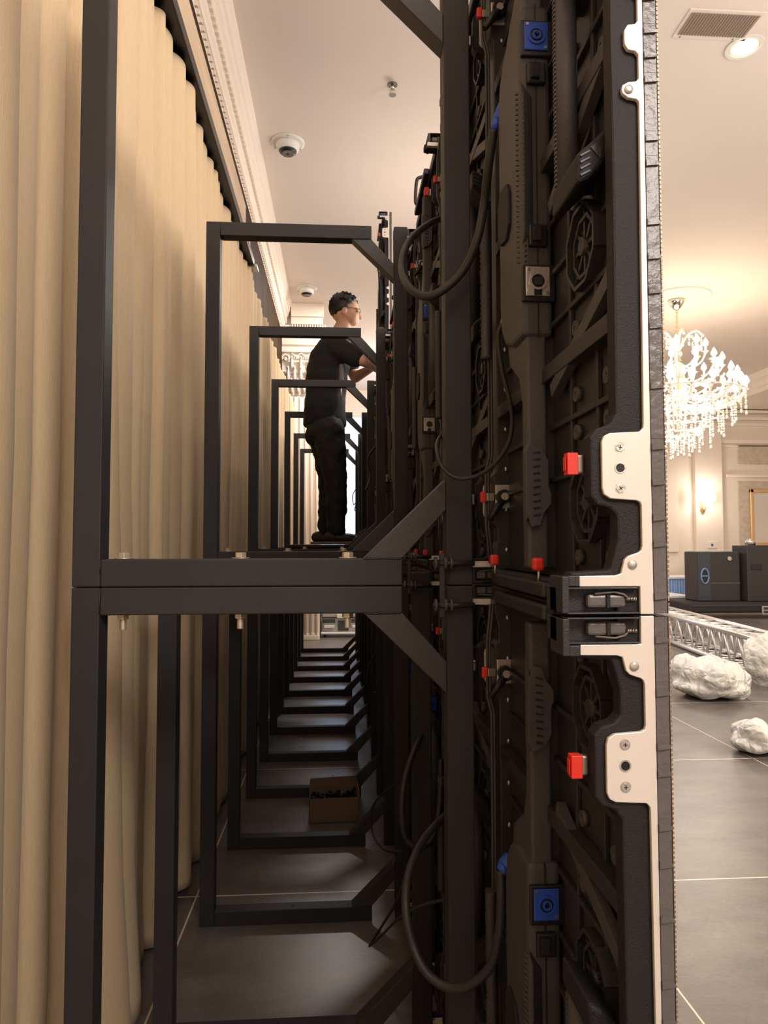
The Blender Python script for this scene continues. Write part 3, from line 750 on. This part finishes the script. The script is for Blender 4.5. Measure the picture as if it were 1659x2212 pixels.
for k in range(13):
    for row in (0, 1):
        if k == 0 and row == 0: c = cab
        elif k == 0: c = copy_tree(cab)
        elif k == 1 and row == 0: c = cab2
        else: c = copy_tree(cab2)
        c.location = (XF, Y0+DY*k, .003+1.0*row)
        tag(c, 'black LED wall cabinet seen from behind, %s row, %s' % (('bottom', 'second')[row], nth(k)), 'led panel', 'LED cabinets of the two full rows')
c = copy_tree(cab2, skip=()); c.location = (XF+.028, Y0+DY*7, 2.003)
tag(c, 'single LED cabinet of the third row that the man is mounting', 'led panel')
# grab handles standing over the top edge of the second row
for t_ in [o_ for o_ in COL.objects if o_.name.startswith('led_cabinet') and abs(o_.location.z-1.003) < .01 and round((o_.location.y-Y0)/DY) in (2, 3)]:
    hd = MB(); hd.tube(smooth_path([(-.040, .32, .985), (-.062, .32, .992), (-.067, .32, 1.005), (-.064, .32, 1.055), (-.056, .32, 1.068), (-.034, .32, 1.070), (-.030, .32, 1.05), (-.030, .32, .99)], 6), .0048, 8)
    hd.build('grab_handle', 'dark', t_)
# clamps holding cabinets to the posts
cl = empty('panel_clamp')
lk = MB(); lk.box(-.012, -.004, -.010, -.004, -.050, .045); lk.build('link_plate', 'black', cl, .001)
for z in (.030, -.032):
    b_ = MB().cyl((-.022, -.010, z), (.040, -.010, z), .0040, 12).build('clamp_rod', 'black', cl)
    MB().ring((-.020, -.010, z), (1, 0, 0), .004, .0095, .004, 16).ring((-.006, -.010, z), (1, 0, 0), .004, .0105, .005, 6).ring((.003, -.010, z), (1, 0, 0), .004, .0095, .004, 16).build('clamp_nut', 'box', b_)
for i in range(13):
    b = cl if i == 0 else copy_tree(cl)
    b.location = (XR-T, D0+S*.5*i-.001, 1.003)
    tag(b, 'black double rod clamp tying frame to LED cabinet, %s' % nth(i), 'clamp', 'clamps at frame and cabinet joints')

# ------------------------------------------------------------------ cables
def cable(pts, r, name, label, group=None, m='rubber'):
    o = MB().tube(smooth_path([at(*p) for p in pts], 12), r, 12).build(name, m)
    tag(o, label, 'cable', group); return o
def plug(p0, p1, r, m, label):
    p0, p1 = Vector(p0), Vector(p1)
    o = empty('cable_plug', p0); tag(o, label, 'plug'); d = p1-p0
    MB().cone((0, 0, 0), d*.62, r, r*.92, 18).build('shell', m, o, .001)
    MB().cone(d*.6, d, r*.9, r*.5, 16).build('strain_relief', m, o)
    return o
pa, pb = at(1092, 222, .895), at(1066, 282, .90)
plug(pa, pb, .0085, 'blue', 'blue cable plug in the upper nearest cabinet')
cable([(1066, 280, .90), (1055, 360, .92), (1046, 440, .95), (1030, 520, .96), (1000, 585, .975), (955, 628, .985), (915, 640, 1.0), (880, 615, 1.03), (868, 570, 1.09), (885, 520, 1.16), (925, 485, 1.24), (965, 467, 1.3)],
      .0062, 'power_cable', 'thick black power cable looping over the nearest post in front of the upper frames')
pa, pb = at(1099, 672, .90), at(1085, 700, .905)
plug(pa, pb, .006, 'alu2', 'silver network plug below the upper nearest power box')
cable([(1085, 698, .905), (1076, 730, .91), (1085, 800, .915), (1102, 870, .92), (1106, 920, .925), (1095, 965, .935), (1065, 1005, .95), (1030, 1028, .97), (990, 1033, .985), (960, 1015, .995), (946, 985, 1.01), (945, 955, 1.06), (960, 930, 1.12)],
      .0030, 'network_cable', 'thin black network cable drooping across the nearest post above the joint')
pa, pb = at(1106, 1858, .92), at(1080, 1884, .915)
plug(pa, pb, .0125, 'blue', 'blue cable plug in the lower nearest cabinet')
cable([(1082, 1880, .915), (1083, 1940, .91), (1078, 2020, .91), (1060, 2085, .92), (1020, 2125, .93), (975, 2135, .945), (925, 2105, .965), (893, 2045, .985), (877, 1970, 1.0), (880, 1900, 1.03), (900, 1840, 1.07), (930, 1795, 1.12), (970, 1755, 1.18)],
      .0062, 'power_cable', 'thick black power cable looping low over the nearest lower post')
cable([(925, 1560, 1.55), (895, 1620, 1.48), (873, 1690, 1.44), (868, 1760, 1.42), (880, 1815, 1.42), (912, 1830, 1.42), (938, 1800, 1.44), (950, 1730, 1.46), (952, 1640, 1.5)],
      .0060, 'power_cable', 'black power cable loop hanging between first and second lower posts')
cable([(962, 1943, 1.12), (905, 1958, 1.2), (860, 1985, 1.3), (825, 2020, 1.45), (800, 2042, 1.55)], .0026, 'network_cable', 'thin black cable lying off the cabinets toward the floor')
cable([(905, 1820, 1.3), (880, 1880, 1.35), (855, 1950, 1.42), (825, 2000, 1.5), (798, 2044, 1.56)], .0026, 'network_cable', 'second thin black cable dropping to meet the first near the floor')
cable([(860, 1690, 1.9), (825, 1715, 1.95), (803, 1750, 2.0), (805, 1800, 2.0), (830, 1835, 1.95), (870, 1840, 1.85)], .0030, 'network_cable', 'thin cable curl right of the cardboard box')
cable([(830, 1390, 3.0), (800, 1430, 3.0), (792, 1470, 3.0), (805, 1497, 3.0), (828, 1480, 3.0), (836, 1440, 3.0)], .0045, 'network_cable', 'far cable loop behind the lower braces')
cable([(815, 960, 3.6), (795, 990, 3.5), (800, 1030, 3.5), (790, 1060, 3.4)], .0055, 'network_cable', 'black cable on the far upper cabinets right of the trousers', None)
cable([(790, 1040, 5.6), (778, 1046, 5.6), (770, 1055, 5.6), (762, 1070, 5.6), (764, 1090, 5.6), (772, 1082, 5.6), (766, 1100, 5.6), (770, 1105, 5.6)], .0035, 'network_cable', 'small tangled cable loop against the blue window light')

# ------------------------------------------------------------------ cardboard box
bx = empty('cardboard_box', (-.02, 2.76, 0), .05); tag(bx, 'open brown cardboard box of dark fittings on the corridor floor', 'box')
t_ = .003; W_, D_, H_ = .094, .072, .092
b = MB(); b.box(-W_, W_, -D_, D_, .001, .004); b.box(-W_, W_, -D_, -D_+t_, .001, H_); b.box(-W_, W_, D_-t_, D_, .001, H_); b.box(-W_, -W_+t_, -D_, D_, .001, H_); b.box(W_-t_, W_, -D_, D_, .001, H_)
b.build('carton', 'card', bx, .0008)
MB().beam((0, D_, H_), (0, D_+.018, H_+.035), .003, .003).prism([(-W_, H_), (W_, H_), (W_*.96, H_+.035), (-W_*.96, H_+.03)], 'y', D_-.002, D_+.001).build('flap', 'card', bx)
MB().prism([(-D_, H_), (D_, H_), (D_*.9, H_+.025), (-D_*.9, H_+.02)], 'x', W_-.001, W_+.002).build('flap', 'card', bx)
fm = MB()
for k in range(70):
    p = (random.uniform(-.08, .08), random.uniform(-.06, .06), random.uniform(.06, .088)); q = Vector(p)+Vector((random.uniform(-.015, .015), random.uniform(-.015, .015), random.uniform(0, .012)))
    fm.beam(p, q, .006, .009)
fo = fm.box(-.088, .088, -.066, .066, .014, .07).build('fittings', 'dark'); fo.location = (-.02, 2.76, -.008); fo.rotation_euler = (0, 0, .05)
tag(fo, 'heap of dark metal fittings inside the cardboard box', 'fittings'); fo['kind'] = 'stuff'

# ------------------------------------------------------------------ flight case at the corridor's end
fc = empty('flight_case', (.02, 8.15, 0)); fc.scale = (1, 1, .64); tag(fc, 'grey hard case with black straps on a low trolley at the corridor end', 'case')
MB().box(-.24, .30, -.28, .25, .06, .10).build('trolley', 'white', fc, .008)
for x in (-.18, .22):
    for y in (-.2, .2): MB().cyl((x-.012, y, .03), (x+.012, y, .03), .03, 14).build('wheel', 'caseblack', fc)
MB().box(-.22, .28, -.25, .22, .10, .34).build('body', 'metalbox', fc, .02, 3)
MB().box(-.225, .285, -.255, .225, .35, .46).build('lid', 'metalbox', fc, .02, 3)
MB().box(-.20, -.06, -.262, -.25, .26, .33).box(.12, .26, -.262, -.25, .26, .33).box(-.03, .09, -.262, -.25, .12, .30).build('front_panel', 'caseblack', fc, .004)
for x in (-.19, .13): MB().box(x, x+.12, -.272, -.258, .17, .22).build('latch', 'white', fc, .006)
MB().box(-.045, .105, -.275, -.255, .34, .41).build('handle', 'white', fc, .008)
o = MB().box(-.15, -.10, 7.98, 8.03, 0, .30).build('equipment_box', 'caseblack', None, .004)
o.location = (-.10, -.13, 0); tag(o, 'slim black box standing left of the grey hard case', 'box')

# ------------------------------------------------------------------ hall floor objects
def floor_at(px, py, z=0.0):
    d = at(px, py, 1.0)-Vector((0, 0, CZ)); t = (z-CZ)/d.z; return Vector((d.x*t, t, z))
# plastic film heaps
def film(name, c, rx, ry, rz, seed, label, n=9):
    rnd = random.Random(seed); m = MB()
    for k in range(n):
        a = rnd.uniform(0, 2*PI); q = rnd.uniform(.1, .6)
        m.ell((q*rx*math.cos(a), q*ry*math.sin(a), rz*rnd.uniform(.35, .6)), rx*rnd.uniform(.38, .6), ry*rnd.uniform(.38, .6), rz*rnd.uniform(.35, .5), 2, Matrix.Rotation(rnd.uniform(0, 3), 4, 'Z'))
    m.ell((0, 0, rz*.30), rx*.9, ry*.9, rz*.31, 3)
    o = m.build(name, 'film'); o.location = c
    r = o.modifiers.new('remesh', 'REMESH'); r.mode = 'VOXEL'; r.voxel_size = .010; r.use_smooth_shade = True
    tx = bpy.data.textures.new('crumple', 'VORONOI'); tx.noise_scale = .16; tx.distance_metric = 'DISTANCE'; tx.noise_intensity = 1.0
    d = o.modifiers.new('crumple', 'DISPLACE'); d.texture = tx; d.strength = -.03; d.mid_level = .35
    tx2 = bpy.data.textures.new('wrinkle', 'STUCCI'); tx2.noise_scale = .09
    d2 = o.modifiers.new('wrinkle', 'DISPLACE'); d2.texture = tx2; d2.strength = .018
    return tag(o, label, 'plastic film')
p = floor_at(1570, 1515); film('plastic_film', (p.x-.04, p.y+.14, .0), .27, .26, .27, 2, 'large heap of crumpled white plastic film on the tiles before the truss', 12)
p = floor_at(1665, 1490); film('plastic_film', (p.x+.16, p.y+.20, .0), .25, .20, .38, 5, 'tall rounded bundle of white plastic film at the right picture edge')
p = floor_at(1455, 1500); film('plastic_film', (p.x-.25, p.y+.50, .0), .30, .22, .36, 8, 'white plastic film heap partly hidden by the LED cabinet edge')
p = floor_at(1668, 1640); film('plastic_film', (p.x+.01, p.y+.11, .0), .165, .14, .17, 4, 'small crumpled plastic film bundle lowest at the right edge', 7)
# trusses
def truss(a, b, h, label, zlo=.03, wd=None):
    a, b = Vector(a), Vector(b); L = (b-a).length; wd = wd or h
    o = empty('lighting_truss', a); tag(o, label, 'truss')
    o.rotation_euler = (0, 0, math.atan2(b.y-a.y, b.x-a.x))
    c = {}
    for s in (-1, 1):
        for z in (zlo, zlo+h): MB().cyl((0, s*wd/2, z), (L, s*wd/2, z), .025, 14).build('chord_tube', 'truss', o)
    n = max(2, int(L/(h*.9))); st = L/n; web = MB()
    for i in range(n):
        x0, x1, xm = i*st, (i+1)*st, (i+.5)*st
        for s in (-1, 1):
            web.cyl((x0+.02, s*wd/2, zlo), (xm, s*wd/2, zlo+h), .011, 8); web.cyl((xm, s*wd/2, zlo+h), (x1-.02, s*wd/2, zlo), .011, 8)
        for z in (zlo, zlo+h):
            web.cyl((x0+.02, -wd/2, z), (xm, wd/2, z), .011, 8); web.cyl((xm, wd/2, z), (x1-.02, -wd/2, z), .011, 8)
    web.build('lattice_braces', 'truss', o)
    e = MB()
    for x in (0, L): 
        for z in (zlo, zlo+h): e.cyl((x, -wd/2, z), (x, wd/2, z), .02, 10)
        for s in (-1, 1): e.cyl((x, s*wd/2, zlo), (x, s*wd/2, zlo+h), .02, 10)
    e.build('end_frame', 'truss', o)
    return o
a = floor_at(1455, 1383); b = floor_at(1640, 1452); a = a+(a-b)*.5; b = b+(b-a)*.12
truss((a.x, a.y, 0), (b.x, b.y, 0), .27, 'silver box truss lying on the hall floor behind the plastic film')
a = at(1632, 1345, 9.0); 
truss((a.x, 8.2, 0), (a.x+1.8, 7.7, 0), .29, 'second silver truss end at the right edge before the black case', .26)
MB_leg = None
# black road case with speakers on it
YS = 9.4
x0 = at(1489, 1300, YS).x; x1 = at(1700, 1300, YS).x; zt = at(1560, 1302, YS).z
rc = empty('road_case', (x0, YS, 0)); tag(rc, 'long low black road case under the loudspeakers', 'case')
MB().box(0, x1-x0+.4, 0, .8, .08, zt).build('body', 'case', rc, .03, 3)
MB().box(.02, x1-x0+.4, -.008, 0, zt-.05, zt-.03).build('edge_strip', 'caseblack', rc)
h0 = at(1645, 1312, YS).x-x0
hp = MB().box(h0, h0+.14, -.018, .002, zt-.17, zt-.05).build('recessed_handle', 'alu2', rc, .004)
MB().box(h0+.02, h0+.12, -.022, -.016, zt-.10, zt-.065).box(h0+.02, h0+.12, -.022, -.016, zt-.15, zt-.115).build('handle_slots', 'caseblack', hp)
for x in (.15, x1-x0): MB().cyl((x, .1, .04), (x+.04, .1, .04), .04, 14).build('wheel', 'caseblack', rc)
def spk(px0, px1, pyt, Y, label):
    a, b = at(px0, 1250, Y).x, at(px1, 1250, Y).x; top = at(px0, pyt, Y).z-zt
    o = empty('loudspeaker', ((a+b)/2, Y+.12, zt)); tag(o, label, 'loudspeaker'); W = (b-a)/2
    pr = [(-W, 0), (W*.95, 0), (W, .06), (W, .35), (W*.6, .5), (-W*.6, .5), (-W, .38)]
    MB().prism(pr, 'z', .001, top).build('cabinet', 'speaker', o, .015)
    return o, W, top
o, W, top = spk(1517, 1612, 1192, 9.50, 'black loudspeaker with blue-edged handle recess standing on the road case')
MB().box(-W+.005, -W*.42, -.012, .004, .01, top-.01).build('side_panel', 'speakergrille', o, .006)
rg = MB(); cx = -W*.70; wr, z0, z1 = .055, top*.36, top*.66
rg.tube([(cx+wr*math.cos(a), -.018, (z0+z1)/2+(z1-z0)/2*math.sin(a)) for a in [i*2*PI/24 for i in range(25)]], .012, 8); rg.cyl((cx-wr, -.018, (z0+z1)/2), (cx+wr, -.018, (z0+z1)/2), .012, 8)
rg.build('handle_rim', 'rimblue', o)
MB().prism([(cx+(wr-.01)*math.cos(i*PI/8), (z0+z1)/2+((z1-z0)/2-.01)*math.sin(i*PI/8)) for i in range(16)], 'y', -.016, -.011).build('handle_recess', 'dark', o)
MB().cyl((W*.45, -.001, top*.86), (W*.45, -.02, top*.86), .03, 14).build('badge', 'steel', o)
MB().box(-W*.4, W*.95, -.004, .002, top*.36, top*.375).build('groove', 'grip', o)
o, W, top2 = spk(1626, 1740, 1178, 9.40, 'larger black speaker cabinet at the right edge of the road case')
MB().box(-W*.85, -W*.45, -.012, .004, top2*.56, top2*.66).build('handle_recess', 'dark', o, .006)
MB().box(-W*.2, W*.2, -.016, .004, top2*.17, top2*.24).build('latch_plate', 'alu2', o, .004)
hl = empty('small_headlamp', (at(1627, 1165, 9.55).x, 9.62, zt+top2)); tag(hl, 'small silver spotlight lying on top of the larger speaker', 'spotlight')
MB().lathe([(.03, 0), (.05, .02), (.055, .05), (.045, .075), (.02, .09)], seg=16).build('housing', 'alu2', hl); MB().tube([(-.07, 0, .002), (-.075, 0, .05), (0, 0, .10), (.075, 0, .05), (.07, 0, .002)], .007, 8).build('bracket', 'chrome', hl)
# blue skirted tables
def btable(px0, px1, pyt, Y, label):
    a, b = at(px0, pyt, Y).x, at(px1, pyt, Y).x; z = at(px0, pyt, Y).z
    o = empty('banquet_table', ((a+b)/2, Y, 0)); tag(o, label, 'table'); W = (b-a)/2
    MB().box(-W, W, -.02, .68, z-.04, z).build('table_top', 'clothwhite', o, .01)
    bm = MB(); n = 60; A = []
    for zz in (.01, z-.03):
        A.append([bm.bm.verts.new((-W+2*W*i/n, .012*math.sin(i*1.7)-(.02 if zz < .1 else 0), zz)) for i in range(n+1)])
    for i in range(n): bm.bm.faces.new((A[0][i], A[0][i+1], A[1][i+1], A[1][i]))
    s = bm.build('pleated_skirt', 'clothblue', o); sm = s.modifiers.new('t', 'SOLIDIFY'); sm.thickness = .004
btable(1430, 1519, 1246, 11.2, 'white topped banquet table with pleated blue skirt by the far wall')
btable(1430, 1497, 1287, 10.35, 'lower blue skirted table in front of the taller one')

# ------------------------------------------------------------------ plank and the man
pk = MB().box(-.30, .155, D0+S*3-.04, D0+S*4+.10, 1.0405, 1.0565).build('plank', 'case', None, .002)
tag(pk, 'thin dark plank across the upper crossbeams under the man', 'plank')

MY = 4.60
def G(px, py, dy=0):    # point of the man's figure, dy across his body
    return at(px, py, MY+dy)
man = empty('person', (-.05, MY, 1.057)); tag(man, 'man in black T-shirt, black trousers and glasses reaching to the LED cabinets', 'person')
ML = man.location.copy()
def mb_to_man(m, name, mt, voxel, disp=None, parent=None, sm=6):
    for v in m.bm.verts: v.co -= ML
    o = m.build(name, mt, parent or man)
    r = o.modifiers.new('remesh', 'REMESH'); r.mode = 'VOXEL'; r.voxel_size = voxel; r.use_smooth_shade = True
    s = o.modifiers.new('smooth', 'SMOOTH'); s.factor = .5; s.iterations = sm
    if disp:
        tx = bpy.data.textures.new('folds', 'CLOUDS'); tx.noise_scale = disp[0]
        d = o.modifiers.new('folds', 'DISPLACE'); d.texture = tx; d.strength = disp[1]; d.mid_level = .5
    return o
body = MB()
pel = G(705, 915); chest = G(712, 800); neckb = G(722, 735); neckt = G(742, 700); 
head = G(746, 672)
# head: skull, jaw, nose, ear, brow
Rh = Matrix.Rotation(math.radians(20), 4, 'Y')
body.ell(head+Vector((-.008, 0, .014)), .094, .076, .100, 3, Rh)
body.ell(head+Vector((.040, 0, -.045)), .052, .054, .062, 3, Rh)
body.ell(head+Vector((.058, 0, -.080)), .024, .032, .020, 2)
body.cone(head+Vector((.082, 0, -.010)), head+Vector((.104, 0, -.046)), .009, .014, 10); body.ell(head+Vector((.103, 0, -.047)), .013, .014, .010, 2)
body.ell(head+Vector((.076, 0, .004)), .022, .05, .010, 2)
body.ell(head+Vector((.083, 0, -.069)), .011, .022, .006, 2); body.ell(head+Vector((.080, 0, -.080)), .010, .019, .006, 2)
for s in (-1, 1):
    body.ell(head+Vector((-.008, s*.077, -.022)), .017, .008, .030, 2, Matrix.Rotation(.3, 4, 'Y'))
    body.ell(head+Vector((-.004, s*.082, -.020)), .010, .006, .018, 2)
body.cap(neckb+Vector((0, 0, -.03)), neckt+Vector((.0, 0, -.01)), .062, .054)
body.cap(pel, chest, .10, .115); body.cap(chest, neckb+Vector((-.01, 0, -.05)), .11, .085)
# arms
def arm(sh, el, wr, hd_dir, side):
    body.cap(sh, el, .050, .040); body.cap(el, wr, .039, .026)
    d = (wr-el).normalized(); palm = wr+d*.05
    body.cap(wr, palm+d*.02, .024, .027)
    up = Vector((0, 0, 1)); sidev = d.cross(up).normalized()
    for q in range(4):
        o_ = (q-1.5)*.017; ln = (.030, .036, .034, .026)[q]
        k0 = palm+d*.030+up*o_; k1 = k0+d*ln+sidev*side*.006; k2 = k1+d*ln*.55+sidev*side*.022; k3 = k2+d*.004+sidev*side*.020
        body.cap(k0, k1, .0092, .0085); body.cap(k1, k2, .0085, .0078); body.cap(k2, k3, .0078, .0070)
    t0 = wr+d*.025+up*.020; t1 = t0+d*.025+up*.022+sidev*side*.012; t2 = t1+d*.026+sidev*side*.012
    body.cap(t0, t1, .0115, .0100); body.cap(t1, t2, .0100, .0082)
SH1, EL1, WR1 = G(733, 752, -.17), G(783, 778, -.24), G(806, 792, -.17)
SH2, EL2, WR2 = G(738, 752, .17), G(768, 815, .20), G(803, 795, .0)
SH1 = Vector((SH1.x, MY-.175, SH1.z)); 
arm(SH1, EL1, WR1, None, 1); arm(SH2, EL2, WR2, None, 1)
# legs inside the trousers
HP1, KN1, AN1 = G(712, 920, -.09), G(724, 1035, -.10), G(727, 1150, -.10)
HP2, KN2, AN2 = G(702, 920, .09), G(712, 1035, .09), G(708, 1146, .09)
for a, b, c in ((HP1, KN1, AN1), (HP2, KN2, AN2)):
    body.cap(a, b, .068, .052); body.cap(b, c, .056, .040)
    body.cap(c, Vector((c.x+.02, c.y, 1.09)), .038, .034)
mb_to_man(body, 'body', 'skin', .0055, None, None, 3)
# t-shirt
ts = MB()
A_ = [(G(702, 905), .135, .175, .075), (G(703, 870), .145, .185, .09), (G(706, 820), .150, .190, .09), (G(712, 775), .145, .195, .085), (G(722, 748), .115, .185, .055), (G(728, 733), .080, .105, .035)]
for p, rx, ry, rz in A_: ts.ell(p, rx, ry, rz, 3)
for p, q in zip(A_, A_[1:]):
    ts.ell((p[0]+q[0])/2, (p[1]+q[1])/2, (p[2]+q[2])/2, .07, 3)
ts.cap(SH1, SH1.lerp(EL1, .72), .076, .070); ts.cap(SH2, SH2.lerp(EL2, .60), .074, .068)
ts.cap(G(722, 742, -.10), SH1, .062, .070); ts.cap(G(722, 742, .10), SH2, .062, .068)
ts.cone(G(701, 925), G(702, 890), .150, .145, 28)
mb_to_man(ts, 't_shirt', 'tshirt', .011, (.13, .022), None, 40)
# trousers
tr = MB()
tr.ell(G(703, 915), .135, .165, .085, 3); tr.ell(G(700, 940), .130, .165, .10, 3)
for a, b, c in ((HP1, KN1, AN1), (HP2, KN2, AN2)):
    tr.cap(a+Vector((-.01, 0, -.02)), b, .108, .078); tr.cap(b, c.lerp(b, .12), .076, .064); tr.cone(c.lerp(b, .15), c+Vector((0, 0, -.015)), .064, .060, 20)
    tr.ell(b+Vector((.012, 0, .02)), .078, .075, .06, 2); tr.ell(c+Vector((.0, 0, .03)), .068, .066, .03, 2)
mb_to_man(tr, 'trousers', 'trousers', .010, (.075, .030), None, 14)
# hair
hr = MB(); hc_ = head+Vector((-.014, 0, .026))
hr.ell(hc_, .100, .083, .099, 3, Rh)
for k in range(70):
    a = random.uniform(0, 2*PI); e = random.uniform(.25, 1.35)
    d = Vector((math.cos(a)*math.cos(e), math.sin(a)*math.cos(e), math.sin(e)))
    p = hc_+Vector((d.x*.094, d.y*.078, d.z*.094)); hr.cone(p, p+d*random.uniform(.004, .012)+Vector((.008, 0, 0)), .014, .007, 6)
ho = mb_to_man(hr, 'hair', 'hair', .006, (.02, .008), None, 2)
# cut the hair cap away from the face and neck
cut = MB(); cut.prism([(.052, .20), (.052, .058), (.030, .030), (.012, -.004), (-.030, -.012), (-.060, -.055), (-.2, -.09), (-.2, -.3), (.3, -.3), (.3, .20)], 'y', -.3, .3)
cutter_pts = None
for v in cut.bm.verts: v.co += head-ML
cut.bm.free()
# (the cap is trimmed by vertex rule instead of a boolean)
ho.modifiers.clear()
bmh = bmesh.new(); bmh.from_mesh(ho.data)
hl_ = head-ML
kill = []
for f in bmh.faces:
    c = f.calc_center_median()-hl_
    limit = 1.05*c.x-.012 if c.x > -.02 else (-.035-.2*c.x if c.x > -.06 else -.075)
    if c.x > .055: limit = max(limit, .048)
    if c.z < limit: kill.append(f)
bmesh.ops.delete(bmh, geom=kill, context='FACES'); bmh.to_mesh(ho.data); bmh.free()
s_ = ho.modifiers.new('thickness', 'SOLIDIFY'); s_.thickness = .004; s_.offset = -1
tx = bpy.data.textures.new('strands', 'STUCCI'); tx.noise_scale = .012
d_ = ho.modifiers.new('strands', 'DISPLACE'); d_.texture = tx; d_.strength = .006
# glasses
gl = MB()
for s in (-1, 1):
    cc = head+Vector((.097, s*.034, -.012))-ML
    gl.tube([cc+Vector((0, .022*math.cos(a), .016*math.sin(a))) for a in [i*2*PI/16 for i in range(17)]], .0016, 6)
    gl.tube([cc+Vector((0, s*.022, .006)), cc+Vector((-.03, s*.034, .008)), head+Vector((-.005, s*.083, .002))-ML], .0018, 6)
gl.tube([head+Vector((.098, -.012, -.008))-ML, head+Vector((.101, 0, -.004))-ML, head+Vector((.098, .012, -.008))-ML], .0015, 6)
gl.build('glasses', 'caseblack', man)
for s in (-1, 1):
    e_ = MB().ell(head+Vector((.086, s*.034, -.012))-ML, .010, .013, .008, 2).build('eye', 'white', man)
    MB().ell(head+Vector((.095, s*.034, -.013))-ML, .003, .005, .005, 1).build('iris', 'dark', e_)
# shoes
for c, dx in ((AN1, 0), (AN2, -.03)):
    sh = MB(); x = c.x+dx
    sh.ell((x-.03, c.y, 1.105), .052, .042, .042, 3); sh.ell((x+.05, c.y, 1.098), .095, .045, .034, 3); sh.ell((x+.125, c.y, 1.088), .055, .042, .024, 3)
    o = mb_to_man(sh, 'shoe', 'shoe', .006, None, None, 4)
    so = MB(); so.prism([(x-.085, -.030), (x-.06, -.042), (x+.02, -.036), (x+.11, -.048), (x+.165, -.036), (x+.182, 0), (x+.165, .036), (x+.11, .048), (x+.02, .036), (x-.06, .042), (x-.085, .030)], 'z', 1.058, 1.076)
    for v in so.bm.verts: v.co += Vector((0, c.y, 0))-ML
    so.build('sole', 'sole', o, .004)
# screwdriver hanging at his side
sd = empty('screwdriver', G(737, 786, -.215)); tag(sd, 'grey handled screwdriver hanging at the side of the black T-shirt', 'screwdriver')
MB().lathe([(.006, 0), (.013, -.01), (.015, -.04), (.012, -.07), (.015, -.10), (.011, -.115)], seg=14).build('handle', 'grip', sd)
MB().cyl((0, 0, -.11), (0, 0, -.235), .0038, 10).build('shaft', 'steel', sd)
